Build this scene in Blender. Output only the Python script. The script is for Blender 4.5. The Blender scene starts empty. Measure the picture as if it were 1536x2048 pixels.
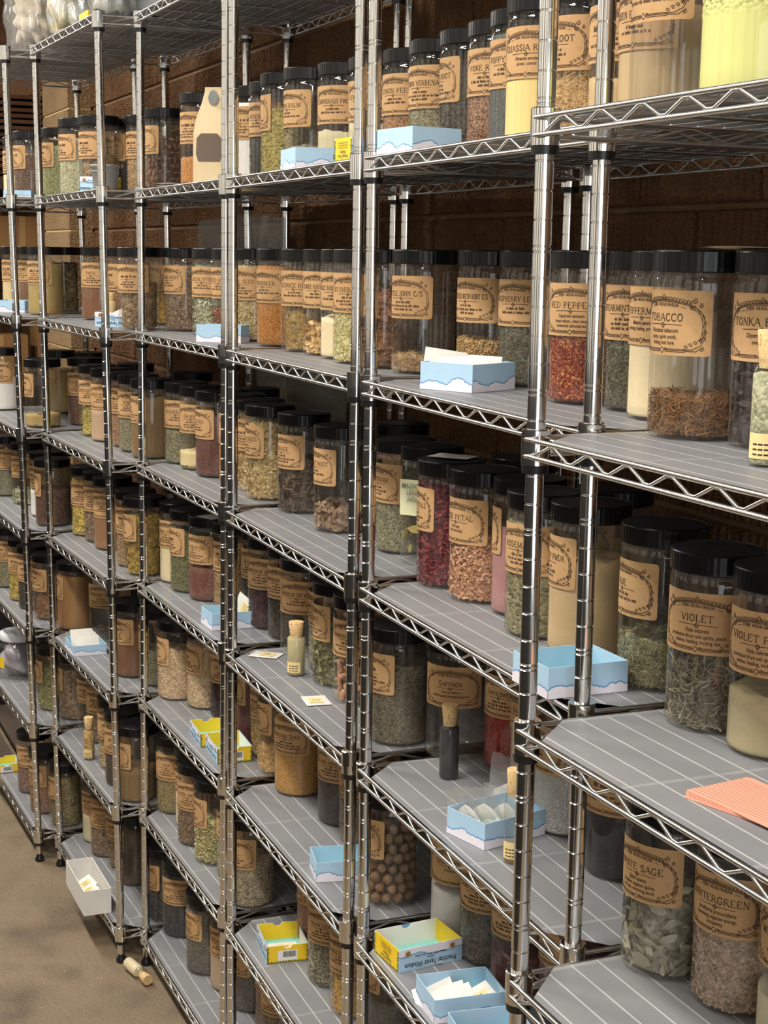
import bpy, math, random
from math import sin, cos, pi, radians
random.seed(7)
S = bpy.context.scene
COL = S.collection

# ---------------------------------------------------------------- camera, light, exposure
def setup_camera():
    f, p, r, yaw, H = 3106.2, radians(9.3204), radians(1.0019), radians(66.8455), 2.2913
    fw = (-sin(yaw)*cos(p), cos(yaw)*cos(p), -sin(p))
    rt0 = (cos(yaw), sin(yaw), 0)
    up0 = (rt0[1]*fw[2]-rt0[2]*fw[1], rt0[2]*fw[0]-rt0[0]*fw[2], rt0[0]*fw[1]-rt0[1]*fw[0])
    rt = [a*cos(r)+b*sin(r) for a, b in zip(rt0, up0)]
    up = [-a*sin(r)+b*cos(r) for a, b in zip(rt0, up0)]
    from mathutils import Matrix
    m = Matrix(((rt[0], up[0], -fw[0], 0), (rt[1], up[1], -fw[1], 0), (rt[2], up[2], -fw[2], H), (0, 0, 0, 1)))
    cd = bpy.data.cameras.new('camera'); co = bpy.data.objects.new('camera', cd); COL.objects.link(co)
    co.matrix_world = m
    cd.sensor_fit = 'VERTICAL'; cd.sensor_height = 36.0; cd.lens = 36.0*f/2048
    cd.clip_start = 0.05; cd.clip_end = 60
    S.camera = co
setup_camera()
w = bpy.data.worlds.new('world'); S.world = w; w.use_nodes = True
w.node_tree.nodes['Background'].inputs[0].default_value = (0.9, 0.95, 1.0, 1)
w.node_tree.nodes['Background'].inputs[1].default_value = 0.3
S.view_settings.view_transform = 'Standard'; S.view_settings.look = 'None'
S.view_settings.gamma = 1.0; S.view_settings.use_curve_mapping = False
S.view_settings.exposure = 0.12
S.cycles.transparent_max_bounces = 40
S.cycles.max_bounces = 10
S.cycles.glossy_bounces = 5
S.cycles.sample_clamp_indirect = 6.0

def area(name, loc, sx, sy, power, color, rot=(0, 0, 0)):
    ld = bpy.data.lights.new(name, 'AREA'); ld.shape = 'RECTANGLE'; ld.size = sx; ld.size_y = sy
    ld.energy = power; ld.color = color
    o = bpy.data.objects.new(name, ld); COL.objects.link(o); o.location = loc; o.rotation_euler = rot
    return o
# rows of ceiling fluorescents over the aisle
for i, x in enumerate((-9.6, -7.2, -4.8, -2.4, 0.0, 2.4)):
    area('ceiling_light', (x, -0.25, 3.95), 1.3, 0.26, 74, (1.0, 0.95, 0.86))
# soft fill added behind the camera, at the near end of the aisle
area('added_fill_light', (2.35, -0.10, 2.0), 2.0, 2.6, 46, (0.93, 0.97, 1.0), (0, radians(90), 0))

# ---------------------------------------------------------------- helpers
def srgb(h):
    if isinstance(h, str):
        h = tuple(int(h[i:i+2], 16)/255 for i in (0, 2, 4))
    return tuple((c/12.92 if c <= .04045 else ((c+.055)/1.055)**2.4) for c in h)

class MB:
    def __init__(s): s.v = []; s.f = []; s.m = []; s.r = []; s.sm = []
    def add(s, vs, fs, mi=0, rnd=0.0, smooth=False):
        b = len(s.v); s.v.extend(vs)
        for f in fs: s.f.append(tuple(b+i for i in f)); s.m.append(mi); s.r.append(rnd); s.sm.append(smooth)
    def box(s, a, b, mi=0, rnd=0):
        x0, y0, z0 = a; x1, y1, z1 = b
        vs = [(x0,y0,z0),(x1,y0,z0),(x1,y1,z0),(x0,y1,z0),(x0,y0,z1),(x1,y0,z1),(x1,y1,z1),(x0,y1,z1)]
        s.add(vs, [(0,3,2,1),(4,5,6,7),(0,1,5,4),(1,2,6,5),(2,3,7,6),(3,0,4,7)], mi, rnd)
    def lathe(s, prof, n=32, mi=0, cx=0, cy=0, smooth=True, cap0=True, cap1=True, rmod=None, sharp=False):
        if sharp:
            for k in range(len(prof)-1):
                s.lathe(prof[k:k+2], n, mi, cx, cy, smooth, cap0 and k == 0, cap1 and k == len(prof)-2)
            return
        vs = []; fs = []
        for (r, z) in prof:
            for i in range(n):
                rr = r if rmod is None else r*rmod(i, z)
                a = 2*pi*i/n; vs.append((cx+rr*cos(a), cy+rr*sin(a), z))
        for k in range(len(prof)-1):
            for i in range(n):
                j = (i+1) % n
                fs.append((k*n+i, k*n+j, (k+1)*n+j, (k+1)*n+i))
        s.add(vs, fs, mi, 0, smooth)
        if cap0: s.add([v for v in vs[:n]], [tuple(range(n-1, -1, -1))], mi)
        if cap1: s.add([v for v in vs[-n:]], [tuple(range(n))], mi)
    def tube(s, pts, r, n=8, mi=0, caps=True):
        from mathutils import Vector
        P = [Vector(p) for p in pts]; vs = []; fs = []
        prev = None
        for i, p in enumerate(P):
            d = (P[min(i+1, len(P)-1)]-P[max(i-1, 0)]).normalized()
            if prev is None:
                a = Vector((0, 0, 1)) if abs(d.z) < .9 else Vector((1, 0, 0))
            else: a = prev
            u = (a-d*a.dot(d)).normalized(); prev = u; v = d.cross(u)
            k = 1.0
            if 0 < i < len(P)-1:
                c = max(.35, ((P[i+1]-P[i]).normalized()+(P[i]-P[i-1]).normalized()).length/2); k = 1.0
            for j in range(n):
                t = 2*pi*j/n; q = p+(u*cos(t)+v*sin(t))*r*k; vs.append(tuple(q))
        for i in range(len(P)-1):
            for j in range(n):
                jj = (j+1) % n; fs.append((i*n+j, i*n+jj, (i+1)*n+jj, (i+1)*n+j))
        s.add(vs, fs, mi, 0, True)
        if caps: s.add(vs[:n], [tuple(range(n-1, -1, -1))], mi); s.add(vs[-n:], [tuple(range(n))], mi)
    def mesh(s, name, mats, rnd=False):
        me = bpy.data.meshes.new(name); me.from_pydata(s.v, [], s.f)
        for m in mats: me.materials.append(m)
        me.polygons.foreach_set('material_index', s.m)
        me.polygons.foreach_set('use_smooth', s.sm)
        if rnd:
            at = me.attributes.new('rnd', 'FLOAT', 'FACE'); at.data.foreach_set('value', s.r)
        me.update(); return me
    def obj(s, name, mats, parent=None, rnd=False):
        return link(name, s.mesh(name, mats if isinstance(mats, (list, tuple)) else [mats], rnd), parent)

def link(name, me, parent=None, loc=None, rot=None):
    o = bpy.data.objects.new(name, me); COL.objects.link(o)
    if parent: o.parent = parent
    if loc: o.location = loc
    if rot: o.rotation_euler = rot
    return o
def tag(o, label, cat, group=None):
    o['label'] = label; o['category'] = cat
    if group: o['group'] = group
    return o
def thing(name, label, cat, loc=(0, 0, 0), rotz=0, group=None):
    return tag(link(name, None, None, loc, (0, 0, rotz)), label, cat, group)
def struct(o): o['kind'] = 'structure'; return o

# ---------------------------------------------------------------- materials
def mat(name, color=(.5, .5, .5), rough=.5, metal=0.0, spec=.5, **kw):
    m = bpy.data.materials.new(name); m.use_nodes = True
    b = m.node_tree.nodes['Principled BSDF']
    c = srgb(color) if isinstance(color, str) else color
    b.inputs['Base Color'].default_value = (*c[:3], 1)
    b.inputs['Roughness'].default_value = rough; b.inputs['Metallic'].default_value = metal
    b.inputs['Specular IOR Level'].default_value = spec
    for k, v in kw.items(): b.inputs[k].default_value = v
    return m
def nd(m, t, **kw):
    n = m.node_tree.nodes.new(t)
    for k, v in kw.items():
        if k.startswith('i_'): n.inputs[k[2:].replace('_', ' ')].default_value = v
        else: setattr(n, k, v)
    return n
def lk(m, a, b): m.node_tree.links.new(a, b)
def bsdf(m): return m.node_tree.nodes['Principled BSDF']
def ramp(m, cols, pos=None):
    r = nd(m, 'ShaderNodeValToRGB'); e = r.color_ramp.elements
    while len(e) < len(cols): e.new(.5)
    for i, c in enumerate(cols):
        e[i].position = (i/(len(cols)-1)) if pos is None else pos[i]
        e[i].color = (*(srgb(c) if isinstance(c, str) else c)[:3], 1)
    return r
def noisy(name, cols, scale, rough=.6, bump=0.0, bscale=None, detail=4, vec=(1, 1, 1), pos=None, **kw):
    m = mat(name, cols[0], rough, **kw)
    tc = nd(m, 'ShaderNodeTexCoord'); mp = nd(m, 'ShaderNodeMapping'); mp.inputs['Scale'].default_value = vec
    n = nd(m, 'ShaderNodeTexNoise'); n.inputs['Scale'].default_value = scale; n.inputs['Detail'].default_value = detail
    r = ramp(m, cols, pos)
    lk(m, tc.outputs['Object'], mp.inputs['Vector']); lk(m, mp.outputs[0], n.inputs['Vector'])
    lk(m, n.outputs['Fac'], r.inputs[0]); lk(m, r.outputs[0], bsdf(m).inputs['Base Color'])
    if bump:
        n2 = nd(m, 'ShaderNodeTexNoise'); n2.inputs['Scale'].default_value = bscale or scale*3; n2.inputs['Detail'].default_value = 5
        b = nd(m, 'ShaderNodeBump'); b.inputs['Strength'].default_value = bump; b.inputs['Distance'].default_value = .01
        lk(m, mp.outputs[0], n2.inputs['Vector']); lk(m, n2.outputs['Fac'], b.inputs['Height']); lk(m, b.outputs[0], bsdf(m).inputs['Normal'])
    return m

CHROME = mat('chrome', (.80, .79, .77), .10, 1.0)
# faint brushed unevenness of old chrome plating
_n = nd(CHROME, 'ShaderNodeTexNoise'); _n.inputs['Scale'].default_value = 40
_r = nd(CHROME, 'ShaderNodeMapRange'); _r.inputs['To Min'].default_value = .06; _r.inputs['To Max'].default_value = .18
lk(CHROME, _n.outputs['Fac'], _r.inputs['Value']); lk(CHROME, _r.outputs[0], bsdf(CHROME).inputs['Roughness'])
ZINC = mat('zinc_plating', (.86, .86, .85), .20, 1.0)
BLACKP = mat('black_plastic', (.010, .010, .011), .34)
LIDM = noisy('lid_plastic', ['0b0b0d', '141416'], 60, .30, bump=.03, spec=.35)
KRAFT = noisy('kraft_paper', ['b58c5e', 'c1996a', 'ab8355'], 90, .75, bump=.02)
KRAFTB = mat('ink', (.045, .022, .012), .8)
CORK = noisy('cork', ['8a5f33', 'd9b47c', 'e6c48f', 'dcb981'], 220, .85, bump=.25, pos=[.25, .42, .6, .8])
WHITEP = mat('white_paper', 'ecebe8', .7)
OFFW = noisy('glassine', ['d8d3ca', 'efece6'], 30, .5, bump=.05)
BLUE = noisy('sky_blue_card', ['a9cbe6', 'b4d3ea'], 60, .62, bump=.04)
BLUED = mat('cloud_outline_blue', '6c9bc6', .62)
CLOUD = mat('cloud_white', 'e9e4ee', .62)
TURQ = mat('turquoise_card', '8fd0c8', .6)
YELL = noisy('yellow_card', ['f0c61c', 'f6cf2a'], 20, .6)
BLACKI = mat('black_ink', (.03, .03, .035), .7)
GRASS = mat('printed_grass', '5a6a2a', .7)
FIG = mat('printed_brown', '9c6a34', .7)
CREAM = mat('cream_label', 'e8cf93', .7)
STICKY = mat('sticky_note', 'f1f0c4', .7)
CORAL = mat('coral_card', 'e8a28a', .75)
LINEM = mat('ruled_line', '9a5a4c', .8)
GREYM = noisy('galvanised_grey', ['8b8a88', '9d9b97'], 30, .45, metal=.3)
BAGPAPER = noisy('tan_bag_paper', ['d9c399', 'e5d0a8'], 30, .7, bump=.06)

def clear_mat(name, tint=(1, 1, 1), haze=.06, hcol=(.62, .58, .52), gl=.05, streak=True, rough=.05, hi=.35):
    m = bpy.data.materials.new(name); m.use_nodes = True; nt = m.node_tree; nt.nodes.clear()
    out = nd(m, 'ShaderNodeOutputMaterial'); tr = nd(m, 'ShaderNodeBsdfTransparent'); tr.inputs[0].default_value = (*tint, 1)
    df = nd(m, 'ShaderNodeBsdfDiffuse'); df.inputs[0].default_value = (*hcol, 1)
    g = nd(m, 'ShaderNodeBsdfGlossy'); g.inputs['Roughness'].default_value = rough
    lw = nd(m, 'ShaderNodeLayerWeight'); lw.inputs[0].default_value = .35
    mr = nd(m, 'ShaderNodeMapRange'); mr.inputs['To Min'].default_value = gl; mr.inputs['To Max'].default_value = hi
    p = nd(m, 'ShaderNodeMath', operation='POWER'); p.inputs[1].default_value = 2.5
    lk(m, lw.outputs['Facing'], p.inputs[0]); lk(m, p.outputs[0], mr.inputs['Value'])
    m1 = nd(m, 'ShaderNodeMixShader'); m2 = nd(m, 'ShaderNodeMixShader')
    if streak:
        tc = nd(m, 'ShaderNodeTexCoord'); mp = nd(m, 'ShaderNodeMapping'); mp.inputs['Scale'].default_value = (1, 1, .06)
        n = nd(m, 'ShaderNodeTexNoise'); n.inputs['Scale'].default_value = 130; n.inputs['Detail'].default_value = 3
        r2 = nd(m, 'ShaderNodeMapRange'); r2.inputs['From Min'].default_value = .35; r2.inputs['From Max'].default_value = .75
        r2.inputs['To Min'].default_value = haze*.35; r2.inputs['To Max'].default_value = haze*2.2
        lk(m, tc.outputs['Object'], mp.inputs[0]); lk(m, mp.outputs[0], n.inputs['Vector']); lk(m, n.outputs['Fac'], r2.inputs['Value'])
        lk(m, r2.outputs[0], m1.inputs[0])
    else: m1.inputs[0].default_value = haze
    lk(m, tr.outputs[0], m1.inputs[1]); lk(m, df.outputs[0], m1.inputs[2])
    lk(m, mr.outputs[0], m2.inputs[0]); lk(m, m1.outputs[0], m2.inputs[1]); lk(m, g.outputs[0], m2.inputs[2])
    lk(m, m2.outputs[0], out.inputs[0]); return m
JARM = clear_mat('clear_jar_plastic', (.97, .965, .95), .042, (.60, .54, .46))
GLASSM = clear_mat('vial_glass', (.97, .98, .97), .02, streak=False, hi=.6)
BAGM = clear_mat('clear_bag_film', (.95, .95, .95), .16, (.75, .75, .74), .08, False, .15, .4)
GREYBAG = clear_mat('grey_bag_film', (.88, .88, .86), .22, (.46, .46, .44), .05, False, .25, .3)

# liner: frosted plastic, pale lines where it rests on the wires below
def liner_mat():
    m = mat('liner_plastic', (.3, .3, .32), .40, spec=.8); nt = m.node_tree
    tc = nd(m, 'ShaderNodeTexCoord'); sp = nd(m, 'ShaderNodeSeparateXYZ'); lk(m, tc.outputs['Object'], sp.inputs[0])
    def lines(sock, period, width, off=0.0):
        a = nd(m, 'ShaderNodeMath', operation='ADD'); a.inputs[1].default_value = 10*period+off; lk(m, sock, a.inputs[0])
        d = nd(m, 'ShaderNodeMath', operation='PINGPONG'); d.inputs[1].default_value = period/2; lk(m, a.outputs[0], d.inputs[0])
        r = nd(m, 'ShaderNodeMapRange', interpolation_type='SMOOTHSTEP'); r.inputs['From Min'].default_value = width*.35; r.inputs['From Max'].default_value = width
        r.inputs['To Min'].default_value = 1; r.inputs['To Max'].default_value = 0; lk(m, d.outputs[0], r.inputs['Value']); return r
    l1 = lines(sp.outputs['Y'], .0438, .0024); l2 = lines(sp.outputs['X'], .27, .006, .0)
    m2 = nd(m, 'ShaderNodeMath', operation='MULTIPLY'); m2.inputs[1].default_value = .30; lk(m, l2.outputs[0], m2.inputs[0])
    mx = nd(m, 'ShaderNodeMath', operation='MAXIMUM'); lk(m, l1.outputs[0], mx.inputs[0]); lk(m, m2.outputs[0], mx.inputs[1])
    n = nd(m, 'ShaderNodeTexNoise'); n.inputs['Scale'].default_value = 9; n.inputs['Detail'].default_value = 5
    r0 = ramp(m, [(.275, .28, .305), (.375, .38, .40)]); lk(m, n.outputs['Fac'], r0.inputs[0]); lk(m, tc.outputs['Object'], n.inputs['Vector'])
    mc = nd(m, 'ShaderNodeMix', data_type='RGBA'); lk(m, mx.outputs[0], mc.inputs[0]); lk(m, r0.outputs[0], mc.inputs[6]); mc.inputs[7].default_value = (.68, .68, .67, 1)
    lk(m, mc.outputs[2], bsdf(m).inputs['Base Color'])
    tl = nd(m, 'ShaderNodeBsdfTranslucent'); tl.inputs[0].default_value = (.55, .54, .52, 1)
    ms = nd(m, 'ShaderNodeMixShader'); ms.inputs[0].default_value = .30
    out = nt.nodes['Material Output']
    lk(m, bsdf(m).outputs[0], ms.inputs[1]); lk(m, tl.outputs[0], ms.inputs[2]); lk(m, ms.outputs[0], out.inputs[0])
    b = nd(m, 'ShaderNodeBump'); b.inputs['Strength'].default_value = .5; b.inputs['Distance'].default_value = .001
    lk(m, mx.outputs[0], b.inputs['Height']); lk(m, b.outputs[0], bsdf(m).inputs['Normal'])
    return m
LINER = liner_mat()

# ---------------------------------------------------------------- the room
def wall_mat(name, cols, fl):
    m = noisy(name, cols, 5, .92, detail=8)
    tc = nd(m, 'ShaderNodeTexCoord')
    n = nd(m, 'ShaderNodeTexNoise'); n.inputs['Scale'].default_value = 55; n.inputs['Detail'].default_value = 6
    n2 = nd(m, 'ShaderNodeTexNoise'); n2.inputs['Scale'].default_value = 160
    a = nd(m, 'ShaderNodeMath', operation='ADD'); lk(m, tc.outputs['Object'], n.inputs['Vector']); lk(m, tc.outputs['Object'], n2.inputs['Vector'])
    lk(m, n.outputs['Fac'], a.inputs[0]); lk(m, n2.outputs['Fac'], a.inputs[1])
    b = nd(m, 'ShaderNodeBump'); b.inputs['Strength'].default_value = 1.0; b.inputs['Distance'].default_value = .03
    lk(m, a.outputs[0], b.inputs['Height']); lk(m, b.outputs[0], bsdf(m).inputs['Normal']); return m
WALLM = wall_mat('brown_fluted_block', ['5b3e23', '845c39', '946c48'], True)
PILM = wall_mat('tan_split_block', ['9a7a50', 'b8956a', 'c8a67a'], False)
def block_wall():
    mb = MB(); x0, x1 = -11.0, 2.5; dx = .0058; nx = int((x1-x0)/dx)
    zs = []; c = .194; k0 = -12
    for k in range(k0, 8):
        zb = 2.395+k*c
        if zb < -.2 or zb > 4.1: continue
        zs += [(zb-.005, 1), (zb+.005, 1), (zb+.010, 0), (zb+c-.010, 0)]
    vs = []; jw = .395
    for (z, mort) in zs:
        row = int(round((z-2.395-.097)/c))
        for i in range(nx):
            x = x0+i*dx
            fl = .0055*max(0, sin(2*pi*x/.0235))+.0015*sin(x*91+z*17)
            t = (x+2.33+(row % 2)*jw/2) % jw
            j = min(t, jw-t) < .006
            vs.append((x, 1.715+(.010 if (mort or j) else -fl), z))
    fs = []
    for r in range(len(zs)-1):
        for i in range(nx-1): fs.append((r*nx+i, r*nx+i+1, (r+1)*nx+i+1, (r+1)*nx+i))
    mb.add(vs, fs, 0)
    nm = len(zs)-1
    for r in range(nm):
        if zs[r][1] and zs[r+1][1]:
            for i in range(nx-1): mb.m[r*(nx-1)+i] = 1
    o = struct(mb.obj('wall_back', [WALLM, noisy('old_mortar', ['5f4630', '866a4a'], 6, .9, bump=.3)])); return o
block_wall()
mb = MB()
for k in range(-12, 8):
    z = 2.395+k*.194
    if z > 4: continue
    mb.box((-8.35, 1.60, max(0, z+.006)), (-7.72, 1.715, z+.188)); mb.box((-8.345, 1.606, max(-.01, z-.006)), (-7.725, 1.715, z+.006), 1)
struct(mb.obj('wall_pilaster', [PILM, mat('pale_mortar', 'c7aa7c', .9)]))
mb = MB(); mb.box((-11, -4.3, -.05), (2.6, 1.9, 0))
FLOORM = noisy('stained_concrete', ['5e5040', '7a6a55', '85745d', '6c5d49'], 3.5, .6, bump=.35, bscale=70, detail=14, pos=[.3, .45, .58, .75])
struct(mb.obj('floor', FLOORM))
mb = MB(); mb.box((-11, -4.3, 4.1), (2.6, 1.9, 4.15)); struct(mb.obj('ceiling', mat('dark_ceiling', (.16, .15, .14), .8)))
mb = MB(); mb.box((-11.1, -4.3, 0), (-11, 1.9, 4.1)); struct(mb.obj('wall_left', mat('dark_wall', (.03, .022, .017), .9)))
mb = MB(); mb.box((-11, -1.5, 0), (2.6, -1.4, 1.95)); mb.box((-11, -1.5, 1.95), (2.6, -1.4, 4.1), 1); struct(mb.obj('wall_front', [mat('black_lower_wall', (.022, .021, .020), .7), mat('pale_upper_wall', (.62, .60, .56), .8)]))  # unseen wall, toned black below and pale above for the post reflections
for _i, _x in enumerate((-9.3, -7.9, -6.5, -5.2, -3.9, -2.6, -1.3, 0.0, 1.3)):  # dark columns added out of view, to put bands in the chrome reflections
    mb = MB(); mb.box((_x-.20, -1.4, 1.95), (_x+.20, -1.34, 4.1)); struct(mb.obj('reflection_column_%d' % (_i+1), mat('dark_reflection_column', (.05, .045, .04), .6)))
mb = MB(); mb.box((2.5, -4.3, 0), (2.6, 1.9, 4.1)); struct(mb.obj('wall_right', mat('end_wall', (.12, .11, .10), .8)))

# ---------------------------------------------------------------- shelving
LEV = {1: 2.935, 2: 2.428, 3: 2.005, 4: 1.597, 5: 1.224, 6: .854, 7: .478, 8: .064}
SURF = {k: z+.0505 for k, z in LEV.items()}
W, D = .888, .463
UN = {'U1': (-1.847, -.959, 1.014, 1.014, -.0002, -.0024), 'U2': (-2.784, -1.897, 1.160, 1.131, 0, -.0028), 'U3': (-3.749, -2.866, 1.183, 1.161, -.0009, .0008),
      'U4': (-4.672, -3.825, 1.184, 1.187, .001, .0013), 'U5': (-5.600, -4.723, 1.073, 1.095, -.0013, -.0132), 'U6': (-6.562, -5.675, .975, .997, -.0007, -.0221)}
RACK = {'U6': 'leftmost rack', 'U5': 'second rack from left', 'U4': 'third rack from left', 'U3': 'fourth rack from left', 'U2': 'fifth rack from left', 'U1': 'rightmost rack'}
ORD = ['', 'first', 'second', 'third', 'fourth', 'fifth', 'sixth', 'seventh', 'eighth', 'ninth', 'tenth', 'eleventh']
def post_mesh(z0=.03, z1=2.996):
    mb = MB(); pr = [(.0127, z0)]; z = 2.3055
    ks = []
    k = -80
    for k in range(-70, 30):
        c = z+k*.0381
        cs = [c-.0035, c+.0035] if k % 5 == 0 else [c]
        for q in cs:
            if z0+.01 < q < z1-.01: ks.append(q)
    for q in ks:
        pr += [(.0127, q-.0016), (.0115, q-.0004), (.0115, q+.0004), (.0127, q+.0016)]
    pr += [(.0127, z1), (.010, z1+.002)]
    mb.lathe(pr, 24, sharp=True); return mb.mesh('post', [CHROME])
def foot_mesh():
    mb = MB(); mb.lathe([(.012, 0), (.017, .003), (.017, .012), (.011, .020), (.011, .034)], 20); return mb.mesh('levelling_foot', [BLACKP])
def sleeve_mesh():
    mb = MB(); mb.lathe([(.0130, .0115), (.0192, .0115), (.0200, .030), (.0200, .0588), (.0185, .0600), (.0135, .0600)], 28, sharp=True); return mb.mesh('sleeve', [CHROME])
def ring_mesh():
    mb = MB(); mb.lathe([(.0130, 0), (.0178, 0), (.0190, .0115), (.0130, .0115)], 24, sharp=True); return mb.mesh('wedge_ring', [BLACKP])
POSTM, FOOTM, SLVM, RINGM = post_mesh(), foot_mesh(), sleeve_mesh(), ring_mesh()
def rails_mesh(W):
    mb = MB(); zt, zb = .0470, .0240
    def truss(p0, p1, n, off):
        from mathutils import Vector
        a = Vector(p0); b = Vector(p1); L = (b-a).length; d = (b-a)/L
        for z, r in ((zt, .0037), (zb, .0037)):
            mb.tube([(a+Vector((0, 0, z)))[:], (b+Vector((0, 0, z)))[:]], r, 8)
        pts = []; s0, s1 = .030, L-.030; st = (s1-s0)/(2*n)
        for i in range(2*n+1):
            z = zb+.0035 if i % 2 == 0 else zt-.0035
            c = a+d*(s0+st*i)
            e = .006 if 0 < i < 2*n else 0
            pts.append(tuple(c-d*e+Vector((0, 0, z)))) ; 
            if e: pts.append(tuple(c+d*e+Vector((0, 0, z))))
        mb.tube(pts, .0025, 8)
    truss((0, -.0165, 0), (W, -.0165, 0), 9, 0); truss((0, D+.0165, 0), (W, D+.0165, 0), 9, 0)
    truss((-.010, 0, 0), (-.010, D, 0), 3, 0); truss((W+.010, 0, 0), (W+.010, D, 0), 3, 0)
    return mb.mesh('rail_truss', [ZINC])
def wires_mesh(W):
    mb = MB()
    for k in range(-1, 11):
        y = .0438*k+.0438/2-.0075+.008
        y = .0438*(k+.5)-.0
        if -.012 < y < D+.01: mb.tube([(-.010, y, .0480), (W+.010, y, .0480)], .0015, 6)
    for x in (.17, .17+.183, .17+.366, W-.17):
        mb.tube([(x, -.0165, .0430), (x, D+.0165, .0430)], .0030, 6)
    return mb.mesh('wire_deck', [ZINC])
def liner_mesh(W):
    mb = MB(); c = .072; x0, x1, y0, y1 = -.006, W+.006, -.012, D+.012; z0, z1 = .0496, .0505
    P = [(x0+c, y0), (x1-c, y0), (x1, y0+c), (x1, y1-c), (x1-c, y1), (x0+c, y1), (x0, y1-c), (x0, y0+c)]
    n = len(P); vs = [(x, y, z0) for x, y in P]+[(x, y, z1) for x, y in P]
    mb.add(vs, [tuple(range(n-1, -1, -1)), tuple(range(n, 2*n))]+[(i, (i+1) % n, n+(i+1) % n, n+i) for i in range(n)])
    return mb.mesh('shelf_liner', [LINER])
SHM = {}
def build_unit(u):
    xa, xb, ya, yb, sx, sy = UN[u]; wdt = math.hypot(xb-xa, yb-ya); rz = math.atan2(yb-ya, xb-xa)
    key = round(wdt, 2)
    if key not in SHM: SHM[key] = (rails_mesh(wdt), wires_mesh(wdt), liner_mesh(wdt))
    rm, wm, lm = SHM[key]
    bx, by = xa-sx*1.3, ya-sy*1.3
    t = thing('wire_shelving_unit', 'chrome wire shelving unit of jars, the '+RACK[u], 'shelving unit', (bx, by, 0), rz, 'chrome wire shelving units along the wall')
    for (px, py) in ((0, 0), (wdt, 0), (0, D), (wdt, D)):
        p = link('post', POSTM, t, (px, py, 0), (-sy, sx, 0)); link('levelling_foot', FOOTM, p)
    for k in LEV:
        z = LEV[k]; ox, oy = sx*z, sy*z
        s = link('shelf', rm, t, (ox, oy, z)); link('wire_deck', wm, s)
        for (px, py) in ((0, 0), (wdt, 0), (0, D), (wdt, D)):
            link('sleeve', SLVM, s, (px, py, 0)); link('wedge_ring', RINGM, s, (px, py, 0))
        l = link('shelf_liner', lm, None, (bx+ox*cos(rz)-oy*sin(rz), by+oy*cos(rz)+ox*sin(rz), z), (0, 0, rz))
        sh = 'top shelf' if k == 1 else ORD[k]+' shelf down'
        tag(l, 'grey frosted plastic liner on the %s of the %s' % (sh, RACK[u]), 'shelf liner', 'grey plastic shelf liners')
for u in UN: build_unit(u)
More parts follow.
